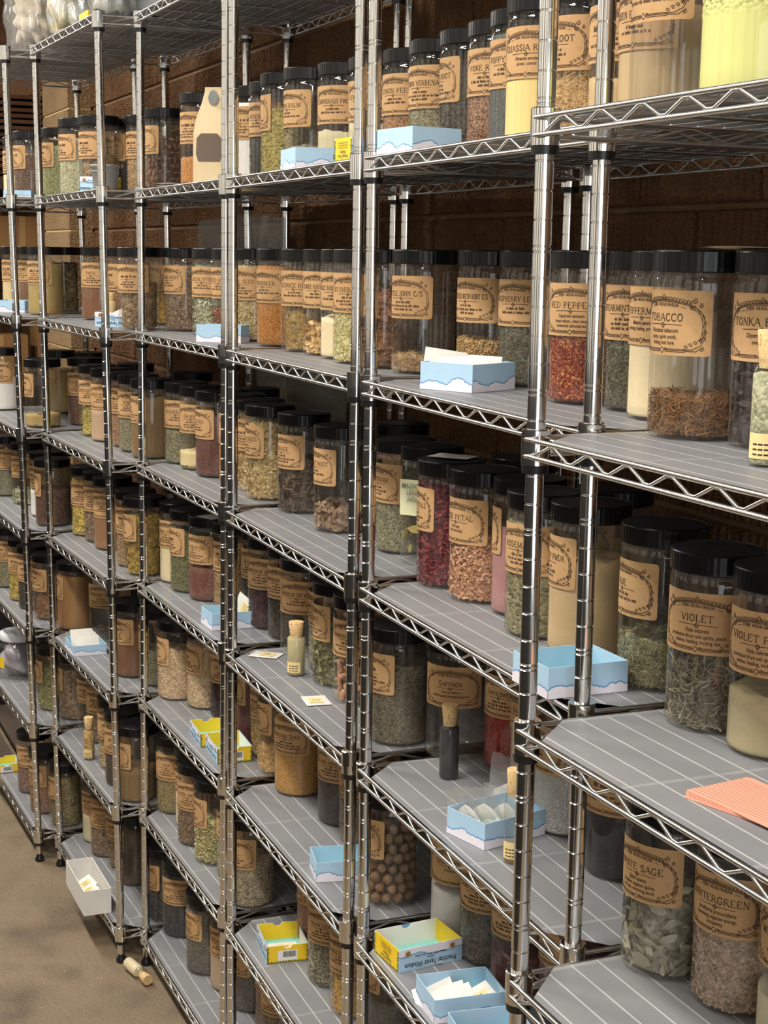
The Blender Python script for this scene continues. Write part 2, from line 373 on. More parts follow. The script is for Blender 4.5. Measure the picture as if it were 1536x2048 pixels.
JARS=[
('U1', 2, -1.769, 1.165, '', 'crumbs', 0.05, -49, 0),
('U1', 2, -1.559, 1.13, '', 'sulfur', 1.0, -150, 0),
('U1', 3, -1.783, 1.224, 'TOBACCO', 'tobacco', 0.25, -47, 0),
('U1', 3, -1.646, 1.26, 'TONKA BEANS', 'pods', 0.7, -25, 0),
('U1', 4, -1.773, 1.268, 'VIOLET', 'violet', 0.55, -23, 0),
('U1', 4, -1.639, 1.278, 'VIOLET PWDR', 'beigepow', 0.4, -26, 0),
('U1', 5, -1.808, 1.235, 'WHITE SAGE', 'sage', 0.55, -43, 0),
('U1', 5, -1.679, 1.27, 'WINTERGREEN', 'wgreen', 0.62, -33, 0),
('U1', 5, -1.544, 1.281, 'WITCH HAZEL', 'palepow', 0.3, -25, 0),
('U2', 2, -2.71, 1.387, 'POKE ROOT', 'redtan', 0.85, -30, 0),
('U2', 2, -2.574, 1.365, 'POPPY SEED', 'slate', 0.98, -35, 0),
('U2', 2, -2.427, 1.322, 'QUASSIA ROOT', 'ypow', 0.6, -28, 0),
('U2', 2, -2.292, 1.325, 'ORRIS ROOT', 'straw', 0.7, -52, 0),
('U2', 2, -2.153, 1.326, '', 'tanpow', 0.4, -40, 0),
('U2', 2, -2.013, 1.294, 'QUEEN ELIZABETH', 'tanpow', 0.85, -42, 0),
('U2', 3, -2.75, 1.396, 'QUEEN ELIZABETH ROOT C/S', 'tangrain', 0.35, -48, 0),
('U2', 3, -2.597, 1.409, 'RASPBERRY LEAF', 'darkherb', 0.75, -35, 0),
('U2', 3, -2.268, 1.335, 'RED PEPPERS', 'chili', 0.58, -27, 0),
('U2', 3, -2.13, 1.361, 'SPEARMINT PWDR', 'darkherb', 0.8, -35, 0),
('U2', 3, -2.0, 1.325, 'PEPPERMINT', 'cream', 0.75, -45, 0),
('U2', 4, -2.752, 1.32, 'RED ROSE PETALS', 'petals', 0.97, -89, 0),
('U2', 4, -2.612, 1.325, 'ROSE PETAL', 'pinkpetal', 0.52, -54, 0),
('U2', 4, -2.479, 1.349, '', 'pinkpow', 0.75, -108, 0),
('U2', 4, -2.326, 1.298, 'ROSEMARY', 'needle', 0.93, -42, 0),
('U2', 4, -2.192, 1.309, 'ROSEMARY PWDR', 'tanpow', 0.75, -79, 0),
('U2', 4, -1.976, 1.312, 'RUE', 'rue', 0.35, -66, 0),
('U2', 4, -2.747, 1.48, '', 'dark', 0.8, -60, 1),
('U2', 4, -2.33, 1.44, '', 'olivepow', 0.8, -60, 1),
('U2', 5, -2.804, 1.373, 'SAFFRON', 'empty', 0, -14, 0),
('U2', 5, -2.687, 1.45, 'SAFFLOWER', 'redshred', 0.6, -35, 0),
('U2', 5, -2.548, 1.436, 'SALT', 'pinkish', 0.8, -50, 0),
('U2', 5, -2.345, 1.379, '', 'whitesalt', 0.7, -70, 0),
('U2', 5, -2.138, 1.362, '', 'blackpow', 0.7, -30, 0),
('U2', 5, -2.227, 1.471, '', 'pinkishpow', 0.8, -60, 1),
('U2', 6, -2.767, 1.376, 'SALTPETER', 'whitepow', 0.45, -24, 0),
('U2', 6, -2.622, 1.374, 'SAMPSON SNAKE', 'barkgrey', 0.6, -30, 0),
('U2', 6, -2.487, 1.375, 'RED SANDALWOOD', 'redpow', 0.35, -28, 0),
('U2', 6, -2.345, 1.402, '', 'redpow', 0.6, -60, 0),
('U2', 6, -2.434, 1.511, '', 'dark', 0.8, -60, 1),
('U3', 2, -3.735, 1.318, '', 'yelgreen', 0.8, -98, 0),
('U3', 2, -3.599, 1.331, 'LEMON BALM', 'duskgreen', 0.3, -61, 0),
('U3', 2, -3.467, 1.368, 'LEMONGRASS PWDR', 'palepow', 0.45, -30, 0),
('U3', 2, -3.331, 1.391, 'LEMONGRASS', 'palepow', 0.5, -30, 0),
('U3', 2, -3.169, 1.406, 'LEMON PEEL', 'peel', 0.62, -40, 0),
('U3', 2, -3.006, 1.396, 'LEMON VERBENA', 'greygreen', 0.7, -45, 0),
('U3', 2, -2.847, 1.392, 'LICORICE ROOT', 'darkempty', 0.5, -83, 0),
('U3', 3, -3.657, 1.348, 'LICORICE ROOT', 'yelbrown', 0.7, -33, 0),
('U3', 3, -3.521, 1.356, 'LICORICE ROOT SLICES', 'slices', 0.3, -33, 0),
('U3', 3, -3.386, 1.35, 'RICE ROOT PWDR', 'cream', 0.45, -33, 0),
('U3', 3, -3.24, 1.325, 'LIFE EVERLASTING', 'yelgreenfl', 0.78, -30, 0),
('U3', 3, -3.1, 1.317, '', 'redslice', 0.75, -90, 0),
('U3', 3, -2.939, 1.338, 'LITTLE JOHN C/S', 'fluff', 0.14, -45, 0),
('U3', 4, -3.689, 1.353, 'LOVAGE', 'darkchunks', 0.6, -59, 0),
('U3', 4, -3.395, 1.341, 'ALKANET ROOT', 'pileroot', 0.25, -72, 0),
('U3', 4, -3.109, 1.38, 'MARJORAM', 'greygreen', 0.85, -67, 0),
('U3', 4, -2.973, 1.381, '', 'magleaf', 0.35, None, 0),
('U3', 4, -3.412, 1.5, '', 'greygreen', 0.8, -60, 1),
('U3', 5, -3.688, 1.362, 'MASTER OF THE WOODS', 'empty', 0, -22, 0),
('U3', 5, -3.523, 1.378, '', 'palegreen', 0.5, -80, 0),
('U3', 5, -3.389, 1.34, 'MUGWORT', 'leafy', 0.75, -81, 0),
('U3', 5, -3.236, 1.333, 'JUMPING BEANS', 'beans', 1.0, -30, 0),
('U3', 5, -2.93, 1.295, '', 'greyherb', 0.8, -69, 0),
('U3', 5, -3.727, 1.491, '', 'dark', 0.8, -60, 1),
('U3', 5, -3.397, 1.5, '', 'dark', 0.8, -60, 1),
('U3', 6, -3.682, 1.346, 'MUSTARD SEED', 'mustard', 0.93, -37, 0),
('U3', 6, -3.441, 1.376, 'BLACK MUSTARD', 'blackgrain', 0.62, -30, 0),
('U3', 6, -3.3, 1.378, 'MYRTLE', 'bark2', 0.6, -45, 0),
('U3', 6, -2.954, 1.291, 'NUTMEG WHOLE', 'nutmeg', 0.85, -71, 0),
('U3', 6, -3.381, 1.5, '', 'herb2', 0.8, -60, 1),
('U3', 7, -3.578, 1.374, '', 'pinkishpow', 0.8, -90, 0),
('U3', 7, -3.356, 1.322, 'OLIVE LEAF', 'olive', 0.7, -30, 0),
('U3', 7, -3.187, 1.315, 'ORANGE PEEL', 'orangeshred', 0.5, -40, 0),
('U3', 7, -3.059, 1.357, '', 'greyherb', 0.4, -92, 0),
('U4', 2, -4.398, 1.38, '', 'twig', 0.55, -50, 0),
('U4', 2, -4.306, 1.273, '', 'orange', 0.35, -50, 0),
('U4', 2, -4.069, 1.348, '', 'white', 0.98, -40, 0),
('U4', 2, -3.934, 1.353, 'BERRIES', 'black', 0.98, -45, 0),
('U4', 3, -4.691, 1.329, 'BURDOCK ROOT', 'brownchip', 0.95, -62, 0),
('U4', 3, -4.39, 1.33, 'EUCALYPTUS', 'bigpale', 0.95, -35, 0),
('U4', 3, -4.257, 1.349, 'SEED ROOT', 'redchips', 0.35, -45, 0),
('U4', 3, -4.123, 1.364, 'FENNEL SEED', 'fennel', 0.97, -40, 0),
('U4', 3, -4.04, 1.47, '', 'greygreen', 0.6, -80, 0),
('U4', 3, -3.885, 1.36, 'FENUGREEK', 'orange', 0.98, -50, 0),
('U4', 4, -4.667, 1.32, 'GRAINS C/S', 'greygreen', 0.5, -30, 0),
('U4', 4, -4.525, 1.329, 'GRAINS', 'yelpow2', 0.25, -30, 0),
('U4', 4, -4.36, 1.331, 'FLAX SEED', 'redseed', 0.85, -71, 0),
('U4', 4, -4.226, 1.361, 'SANTA', 'orange', 0.8, -30, 0),
('U4', 4, -4.065, 1.364, '', 'palechip', 0.98, -60, 0),
('U4', 4, -3.913, 1.339, 'GALANGAL SLICES', 'palechip', 0.98, -75, 0),
('U4', 4, -4.416, 1.47, '', 'dark', 0.8, -60, 1),
('U4', 5, -4.659, 1.3, 'CUMIN PWDR', 'cream', 0.7, -45, 0),
('U4', 5, -4.518, 1.295, '', 'herb2', 0.88, -79, 0),
('U4', 5, -4.385, 1.317, 'GR. PARADISE', 'redgrain', 0.45, -56, 0),
('U4', 5, -4.256, 1.353, '', 'tanmix', 0.8, -40, 0),
('U4', 5, -4.128, 1.397, '', 'dark', 0.5, -40, 0),
('U4', 5, -3.996, 1.374, 'HAWTHORNE BERRY', 'berry', 0.85, -32, 0),
('U4', 5, -3.862, 1.386, 'HAWTHORNE WHOLE', 'dark', 0.55, -38, 0),
('U4', 5, -4.458, 1.46, '', 'dark', 0.8, -60, 1),
('U4', 6, -4.641, 1.285, '', 'oats', 0.75, -86, 0),
('U4', 6, -4.515, 1.344, '', 'oats', 0.95, -74, 0),
('U4', 6, -4.386, 1.383, 'HIBISCUS', 'hibiscus', 0.45, -28, 0),
('U4', 6, -4.132, 1.384, '', 'wine', 0.95, -96, 0),
('U4', 6, -3.99, 1.381, '', 'straw', 0.5, -60, 0),
('U4', 6, -3.854, 1.356, 'NETTLE', 'straw', 0.35, -84, 0),
('U4', 6, -4.59, 1.46, '', 'dark', 0.8, -60, 1),
('U4', 7, -4.647, 1.281, 'HOP', 'haygrain', 0.9, -30, 0),
('U4', 7, -4.5, 1.303, '', 'cream', 0.5, -60, 0),
('U4', 7, -4.358, 1.271, 'IRISH MOSS', 'brownchip', 0.6, -32, 0),
('U4', 7, -4.2, 1.277, '', 'peas', 0.6, -85, 0),
('U4', 7, -4.069, 1.306, '', 'palegreen', 0.5, -40, 0),
('U4', 7, -3.88, 1.276, 'SEED', 'barley', 0.6, -46, 0),
('U4', 8, -4.634, 1.296, 'JUNIPER BERRY', 'blackpeas', 0.9, -22, 0),
('U4', 8, -4.351, 1.294, 'LAVENDER', 'greyherb2', 0.95, -75, 0),
('U4', 8, -4.215, 1.33, 'MILK PWDR', 'pinkbeige', 0.6, -30, 0),
('U4', 8, -4.077, 1.348, '', 'greyherb2', 0.95, -64, 0),
('U4', 8, -3.947, 1.383, '', 'redtan', 0.6, -40, 0),
('U4', 8, -3.815, 1.355, 'PATCHOULI', 'twig', 0.7, -26, 0),
('U5', 2, -5.374, 1.299, '', 'tanmix', 0.6, -50, 0),
('U5', 2, -5.348, 1.143, '', 'palegreen', 0.8, -68, 0),
('U5', 2, -5.24, 1.307, '', 'dark', 0.4, -85, 0),
('U5', 2, -5.199, 1.179, '', 'twig', 0.6, -50, 0),
('U5', 2, -5.09, 1.311, '', 'tanmix', 0.9, -50, 0),
('U5', 2, -4.823, 1.3, '', 'cacao', 0.8, -77, 0),
('U5', 3, -5.474, 1.24, 'PWDR', 'rustpow', 0.88, -30, 0),
('U5', 3, -5.103, 1.23, '', 'redtan', 0.9, -50, 0),
('U5', 3, -5.079, 1.379, '', 'orangeshred', 0.9, -70, 0),
('U5', 3, -4.801, 1.21, '', 'twig', 0.65, -35, 0),
('U5', 4, -5.462, 1.222, 'DANDELION ROOT', 'yelleaf', 0.55, -30, 0),
('U5', 4, -5.292, 1.228, 'DANDELION PWDR', 'pinkbeige', 0.52, -30, 0),
('U5', 4, -5.125, 1.259, '', 'redtan', 0.6, -60, 0),
('U5', 4, -4.99, 1.252, 'LEAF', 'greygreen', 0.55, -35, 0),
('U5', 4, -4.821, 1.252, '', 'brownpow', 0.9, -82, 0),
('U5', 4, -5.499, 1.37, '', 'redtan', 0.8, -60, 1),
('U5', 4, -5.046, 1.45, '', 'choc', 0.8, -60, 1),
('U5', 5, -5.553, 1.209, '', 'yellow', 0.97, -35, 0),
('U5', 5, -5.413, 1.225, 'CLOVES', 'brownchip', 0.9, -40, 0),
('U5', 5, -5.264, 1.227, 'CLOVE PWDR', 'brownpow2', 0.6, -35, 0),
('U5', 5, -4.947, 1.229, '', 'tanmix', 0.7, -40, 0),
('U5', 5, -4.802, 1.221, '', 'calend', 0.92, -84, 0),
('U5', 5, -5.589, 1.35, '', 'dark', 0.8, -60, 1),
('U5', 5, -5.039, 1.42, '', 'dark', 0.8, -60, 1),
('U5', 6, -5.505, 1.258, 'CINNAMON STICK', 'bark', 0.12, -22, 0),
('U5', 6, -4.948, 1.219, '', 'rustpow', 0.75, -61, 0),
('U5', 6, -4.816, 1.269, '', 'greygreen', 0.55, -90, 0),
('U5', 6, -5.586, 1.365, '', 'dark', 0.8, -60, 1),
('U5', 6, -5.057, 1.37, '', 'dark', 0.8, -60, 1),
('U5', 7, -5.579, 1.225, '', 'empty', 0.1, -40, 0),
('U5', 7, -5.439, 1.229, '', 'brownchip', 0.7, -35, 0),
('U5', 7, -5.125, 1.2, '', 'palechip', 0.5, -35, 0),
('U5', 7, -4.958, 1.185, '', 'dark', 0.6, -32, 0),
('U5', 7, -4.799, 1.186, '', 'brownpow', 0.5, -75, 0),
('U5', 7, -5.599, 1.362, '', 'dark', 0.8, -60, 1),
('U5', 7, -5.46, 1.377, '', 'dark', 0.8, -60, 1),
('U5', 7, -5.03, 1.44, '', 'dark', 0.8, -60, 1),
('U5', 8, -5.528, 1.227, '', 'palepow', 0.5, -50, 0),
('U5', 8, -5.384, 1.226, 'ROOT', 'brownchip', 0.6, -28, 0),
('U5', 8, -5.24, 1.252, '', 'twig', 0.7, -50, 0),
('U5', 8, -5.097, 1.256, '', 'choc2', 0.9, -100, 0),
('U5', 8, -4.768, 1.272, '', 'blackchunk', 0.6, -76, 0),
('U5', 8, -5.528, 1.361, '', 'dark', 0.8, -60, 1),
('U6', 2, -6.438, 1.227, '', 'choc', 0.75, -50, 0),
('U6', 2, -6.352, 1.124, '', 'cream', 0.5, -50, 0),
('U6', 2, -6.011, 1.106, '', 'choc', 0.75, -79, 0),
('U6', 2, -5.793, 1.17, '', 'green', 0.88, -80, 0),
('U6', 3, -6.467, 1.13, '', 'yelpow2', 0.85, -50, 0),
('U6', 3, -6.316, 1.17, '', 'brown', 0.9, -60, 0),
('U6', 3, -6.06, 1.23, '', 'leafmix', 0.9, -85, 0),
('U6', 3, -5.898, 1.13, '', 'olivepow', 0.9, -40, 0),
('U6', 4, -6.464, 1.06, '', 'white', 0.6, -23, 0),
('U6', 4, -5.819, 1.257, 'DRAGON BLD', 'choc', 0.5, -30, 0),
('U6', 4, -5.79, 1.091, '', 'sand', 0.2, -90, 0),
('U6', 4, -6.285, 1.25, '', 'sand', 0.8, -60, 1),
('U6', 4, -6.134, 1.35, '', 'brownpow', 0.8, -60, 1),
('U6', 5, -6.584, 1.084, '', 'duskgreen', 0.55, -20, 0),
('U6', 5, -6.324, 1.127, '', 'bigpale', 0.25, -40, 0),
('U6', 5, -6.009, 1.144, '', 'whitepow', 0.5, -60, 0),
('U6', 5, -5.799, 1.123, '', 'choc', 0.65, -100, 0),
('U6', 5, -6.6, 1.25, '', 'green', 0.8, -60, 1),
('U6', 5, -6.11, 1.235, '', 'olivepow', 0.8, -60, 1),
('U6', 6, -6.486, 1.064, '', 'greygreen', 0.7, -30, 0),
('U6', 6, -6.202, 1.086, '', 'yellow', 0.8, -40, 0),
('U6', 6, -6.04, 1.094, '', 'dark', 0.6, -35, 0),
('U6', 6, -5.846, 1.117, '', 'wood', 0.75, -72, 0),
('U6', 6, -5.666, 1.174, '', 'ochrepow', 0.95, -101, 0),
('U6', 7, -5.904, 1.134, '', 'bigpale2', 0.8, -100, 0),
('U6', 7, -5.758, 1.192, '', 'brownchip', 0.9, -110, 0),
('U6', 7, -6.025, 1.2, '', 'rustpow', 0.8, -60, 1),
('U6', 8, -6.157, 1.096, '', 'pinkbark', 0.75, -30, 0),
('U6', 8, -5.911, 1.1, '', 'redtan', 0.9, -60, 0),
('U6', 8, -5.735, 1.142, '', 'hay', 0.92, -85, 0),
('U6', 8, -6.556, 1.28, '', 'redtan', 0.8, -60, 1),
]

# ---------------------------------------------------------------- lettering
GL = {
'A': [((0,0),(.42,1),0),((.42,1),(.84,0),1),((.17,.36),(.68,.36),0)], 'B': [((.12,0),(.12,1),1),((.12,1),(.5,.97),(.6,.76),(.46,.55),(.12,.53),0),((.12,.53),(.55,.5),(.7,.26),(.52,.02),(.12,0),0)],
'C': [((.72,.8),(.6,.97),(.38,1),(.15,.85),(.08,.5),(.15,.15),(.38,0),(.62,.03),(.74,.2),1)], 'D': [((.12,0),(.12,1),1),((.12,1),(.45,.98),(.7,.8),(.78,.5),(.7,.2),(.45,.02),(.12,0),0)],
'E': [((.12,0),(.12,1),1),((.12,1),(.62,1),(.64,.8),0),((.12,.53),(.5,.53),0),((.12,0),(.66,0),(.69,.22),0)], 'F': [((.12,0),(.12,1),1),((.12,1),(.62,1),(.64,.8),0),((.12,.53),(.5,.53),0)],
'G': [((.72,.8),(.6,.97),(.38,1),(.15,.85),(.08,.5),(.15,.15),(.38,0),(.62,.04),(.72,.14),(.72,.42),1),((.5,.43),(.85,.43),0)], 'H': [((.12,0),(.12,1),1),((.72,0),(.72,1),1),((.12,.52),(.72,.52),0)],
'I': [((.15,0),(.15,1),1)], 'J': [((.35,1),(.35,.15),(.2,-.05),(.02,.02),1)], 'K': [((.12,0),(.12,1),1),((.68,1),(.12,.42),0),((.3,.6),(.76,0),1)],
'L': [((.12,0),(.12,1),1),((.12,0),(.6,0),(.64,.24),0)], 'M': [((.12,0),(.12,1),0),((.12,1),(.5,.1),1),((.5,.1),(.88,1),0),((.88,1),(.88,0),1)], 'N': [((.12,0),(.12,1),0),((.12,1),(.74,0),1),((.74,0),(.74,1),0)],
'O': [((.42,1),(.17,.87),(.08,.5),(.17,.13),(.42,0),(.68,.13),(.77,.5),(.68,.87),(.42,1),1)], 'P': [((.12,0),(.12,1),1),((.12,1),(.5,.98),(.66,.74),(.5,.48),(.12,.46),0)],
'Q': [((.42,1),(.17,.87),(.08,.5),(.17,.13),(.42,0),(.68,.13),(.77,.5),(.68,.87),(.42,1),1),((.4,.12),(.85,-.18),1)], 'R': [((.12,0),(.12,1),1),((.12,1),(.5,.98),(.64,.76),(.5,.53),(.12,.5),0),((.38,.5),(.78,0),1)],
'S': [((.6,.82),(.5,.98),(.28,1),(.11,.85),(.14,.65),(.36,.52),(.58,.38),(.62,.17),(.45,0),(.22,.01),(.08,.2),1)], 'T': [((.4,0),(.4,1),1),((.02,.8),(.04,1),(.76,1),(.78,.8),0)],
'U': [((.12,1),(.12,.25),(.25,.03),(.45,0),(.65,.07),(.72,.28),(.72,1),1)], 'V': [((0,1),(.4,0),1),((.4,0),(.8,1),0)], 'W': [((0,1),(.28,0),1),((.28,0),(.52,.9),0),((.52,.9),(.78,0),1),((.78,0),(1.02,1),0)],
'X': [((.02,1),(.74,0),1),((.02,0),(.72,1),0)], 'Y': [((0,1),(.38,.48),1),((.76,1),(.38,.48),0),((.38,.48),(.38,0),1)], 'Z': [((.05,.82),(.07,1),(.65,1),(.05,0),(.66,0),(.7,.2),0)],
'/': [((0,-.1),(.45,1.05),0)], '.': [((.08,0),(.14,.04),1)], "'": [((.1,.75),(.1,1),1)]}
GW = {'A':.84,'B':.75,'C':.8,'D':.85,'E':.74,'F':.68,'G':.88,'H':.84,'I':.3,'J':.46,'K':.8,'L':.68,'M':1.0,'N':.86,'O':.85,'P':.7,'Q':.85,'R':.8,'S':.7,'T':.8,'U':.84,'V':.8,'W':1.02,'X':.76,'Y':.76,'Z':.72,' ':.42,'/':.45,'.':.2,"'":.2}
SER = {'A': [(0,0),(.84,0)], 'H': [(.12,0),(.12,1),(.72,0),(.72,1)], 'I': [(.15,0),(.15,1)], 'N': [(.12,0),(.12,1),(.74,1)], 'M': [(.12,0),(.88,0),(.12,1),(.88,1)], 'T': [(.4,0)], 'V': [(0,1),(.8,1)], 'F': [(.12,0)],
       'K': [(.12,0),(.12,1),(.7,1),(.76,0)], 'P': [(.12,0)], 'R': [(.12,0),(.78,0)], 'L': [(.12,1)], 'U': [(.12,1),(.72,1)], 'Y': [(0,1),(.76,1),(.38,0)], 'X': [(.03,0),(.72,0),(.03,1),(.72,1)], 'W': [(0,1),(1.02,1)], 'J': [(.35,1)]}
def seg(q, a, b, w):
    dx, dy = b[0]-a[0], b[1]-a[1]; L = math.hypot(dx, dy)
    if L < 1e-9: return
    nx, ny = -dy/L*w/2, dx/L*w/2; ex, ey = dx/L*w*.25, dy/L*w*.25
    q.append([(a[0]+nx-ex, a[1]+ny-ey), (a[0]-nx-ex, a[1]-ny-ey), (b[0]-nx+ex, b[1]-ny+ey), (b[0]+nx+ex, b[1]+ny+ey)])
def poly(q, pts, w):
    if w < .0009: w *= 1.35
    for a, b in zip(pts, pts[1:]):
        n = max(1, int(math.hypot(b[0]-a[0], b[1]-a[1])/.0035))
        for i in range(n): seg(q, (a[0]+(b[0]-a[0])*i/n, a[1]+(b[1]-a[1])*i/n), (a[0]+(b[0]-a[0])*(i+1)/n, a[1]+(b[1]-a[1])*(i+1)/n), w)
def text(q, s, cx, y, h, maxw, bold=1.0, arc=0.0, small=.8, condense=1.0):
    tot = 0; gs = []; first = True
    for ch in s:
        k = 1.0 if (first or small == 1) else small
        gs.append((ch, k)); tot += (GW.get(ch, .5)+.14)*k; first = (ch == ' ') if small != 1 else True
    sc = h; wx = min(h*condense, maxw/tot); x = cx-tot*wx/2
    for ch, k in gs:
        def P(p):
            X = x+p[0]*wx*k; return (X, y+p[1]*h*k-(arc*((X-cx)**2)))
        for st in GL.get(ch, []):
            pts = [P(p) for p in st[:-1]]; poly(q, pts, h*(.135 if st[-1] else .06)*bold*min(1, wx/h+.15))
        for sr in SER.get(ch, []):
            X, Y = sr; poly(q, [P((X-.1, Y)), P((X+.1, Y))], h*.05*bold)
        x += (GW.get(ch, .5)+.14)*wx*k
def greek(q, rng, cx, y, h, w):
    x = cx-w/2
    while x < cx+w/2:
        n = rng.randint(2, 7)
        for i in range(n):
            hh = h*(1 if rng.random() < .75 else 1.5); dx = h*.55
            poly(q, [(x, y), (x+dx*.15, y+hh), (x+dx*.55, y+h*.9), (x+dx*.6, y)], h*.13); x += dx
        x += h*.7
_TX = {}
def bfont(s, size, shear=0.0):
    """flat triangles of a line of small print, centred"""
    if (s, shear) not in _TX:
        cu = bpy.data.curves.new('print', 'FONT'); cu.body = s; cu.align_x = 'CENTER'; cu.size = 1; cu.shear = shear; cu.resolution_u = 2; cu.offset = .012
        o = bpy.data.objects.new('print', cu); COL.objects.link(o)
        dg = bpy.context.evaluated_depsgraph_get(); me = bpy.data.meshes.new_from_object(o.evaluated_get(dg))
        _TX[(s, shear)] = [[tuple(me.vertices[i].co[:2]) for i in p.vertices] for p in me.polygons]
        bpy.data.objects.remove(o); bpy.data.curves.remove(cu); bpy.data.meshes.remove(me)
    return [[(x*size, y*size) for x, y in p] for p in _TX[(s, shear)]]
def put(q, polys, cx, y, kx=1.0):
    for p in polys: q.append([(cx+a*kx, y+b) for a, b in p])

LW, LH = .140, .086
def spiral(q, x, y, r, turns, a0, w, sgn=1):
    pts = []; n = int(8*turns)
    for i in range(n+1):
        t = i/n; rr = r*(1-t*.85); a = a0+sgn*t*turns*2*pi; pts.append((x+rr*cos(a), y+rr*sin(a)))
    poly(q, pts, w)
def ornament(full):
    q = []; w = .0008
    top = lambda u: .0735-abs(u)**1.9*2.6
    for off in (0, -.0018):
        poly(q, [(u/1000, top(u/1000)+off) for u in range(-48, 49, 6)], w)
    for i, u in enumerate(range(-40, 41, 5)):
        x = u/1000; s = 1 if x >= 0 else -1
        spiral(q, x, top(x)+.0022, .0022, 1.1, .3*i, .0005, s)
        poly(q, [(x, top(x)), (x+s*.0025, top(x)+.0045), (x+s*.0045, top(x)+.003)], .0005)
    for s in (-1, 1):
        poly(q, [(s*.003, .0735), (s*.002, .0785), (0, .0805)], .0007)
        # shoulder curls and side acanthus
        spiral(q, s*.046, .0725, .0042, 1.4, pi/2, .0007, -s); spiral(q, s*.0545, .0665, .0032, 1.3, pi/2, .0007, -s)
        side = [(.040, .0655), (.050, .0625), (.057, .056), (.0605, .047), (.061, .036), (.0595, .026), (.056, .018)]
        side2 = [(.040, .063), (.0485, .0600), (.0545, .054), (.0575, .046), (.058, .036), (.0568, .027), (.054, .020)]
        poly(q, [(s*a, b) for a, b in side], .0008); poly(q, [(s*a, b) for a, b in side2], .0006)
        if full:
            for t in range(6):
                a = side[t]; b = side2[min(t+1, 6)]
                poly(q, [(s*a[0], a[1]), (s*b[0], b[1])], .0005); poly(q, [(s*a[0], a[1]), (s*(a[0]+.003), a[1]-.005)], .0006)
        for k in range(4):
            spiral(q, s*(.037+k*.0062), .0115+k*.0030, .0030, 1.2, pi, .0006, -s)
        poly(q, [(s*.033, .008), (s*.045, .0085), (s*.056, .014), (s*.0615, .024), (s*.0625, .034)], .0007)
        poly(q, [(s*.036, .0065), (s*.050, .0062), (s*.060, .013)], .0007)
        spiral(q, s*.058, .0085, .003, 1.2, 0, .0006, s)
        for z in (.0072, .0088, .0052): poly(q, [(s*.006, z), (s*.036, z)], .0006)
        spiral(q, s*.006, .0078, .003, 1, 0, .0006, s)
    poly(q, [(-.004, .007), (0, .011), (.004, .007), (0, .003), (-.004, .007)], .0007)
    return q
ORN = {True: ornament(True), False: ornament(False)}
SUB = {'VIOLET': ['Viola odorata', 'protection from evil spirits, peace,', 'wishes, healing, inciting lust'], 'VIOLET PWDR': ['Viola odorata', 'protection from evil spirits, peace,', 'wishes, healing, inciting lust'],
       'TOBACCO': ['Nicotiana tabacum', 'vision, spirit work,', 'finding lost love'], 'TONKA BEANS': ['Dipteryx odorata', 'sweet love'], 'WHITE SAGE': ['Salvia apiana', 'banishes negative spirits,', 'evil eye, reversing work'],
       'WINTERGREEN': ['Gaultheria procumbens', 'banishing negative energy,', 'prosperity'], 'SAFFRON': ['Crocus sativus', 'cheering and strengthening love'], 'QUASSIA ROOT': ['Picrasma excelsa', 'power, control'],
       'RED PEPPERS': ['Capsicum annuum', 'stops others, clear away', 'unwanted adversaries'], 'PEPPERMINT': ['Mentha piperita', 'cleansing, healing, protection'], 'ROSE PETAL': ['Rosa spp.', 'love, friendship'],
       'LITTLE JOHN C/S': ['Alpinia galanga', 'court cases, healing', 'protection'], 'SALTPETER': ['sal petrae']}
TCASE = {'SAFFRON', 'SAFFLOWER', 'RED SANDALWOOD', 'SAMPSON SNAKE', 'MUSTARD SEED', 'SALTPETER', 'BLACK MUSTARD', 'JUMPING BEANS', 'OLIVE LEAF'}
def label_quads(title, seed, near):
    rng = random.Random(seed); q = list(ORN[near])
    text(q, 'POW HERBARIUM', 0, .0655, .0042, .052, 1.25, arc=2.2, small=1)
    for s in (-1, 1): poly(q, [(s*.028, .0645), (s*.035, .0628)], .0005)
    if title:
        sc = title in TCASE
        text(q, title, 0, .0455, .0098, .100, 1.0, small=.8 if sc else 1)
        dw = .030
    else:
        greek(q, rng, 0, .0465, .006, rng.uniform(.03, .05)); dw = .028
    for s in (-1, 1): poly(q, [(0, .0405), (s*.008, .0412), (s*dw, .0405)], .0006)
    poly(q, [(-.003, .0405), (0, .0435), (.003, .0405), (0, .0365), (-.003, .0405)], .0012)
    sub = SUB.get(title)
    if sub and near:
        ys = (.0305, .0222, .0145)
        for i, s in enumerate(sub): put(q, bfont(s, .0082 if i == 0 else .0078, .25 if i == 0 else 0), 0, ys[i], .80)
    else:
        greek(q, rng, 0, .031, .0036, .032); greek(q, rng, 0, .0235, .0034, rng.uniform(.05, .085))
        if rng.random() < .6: greek(q, rng, 0, .0165, .0034, rng.uniform(.025, .07))
    return q
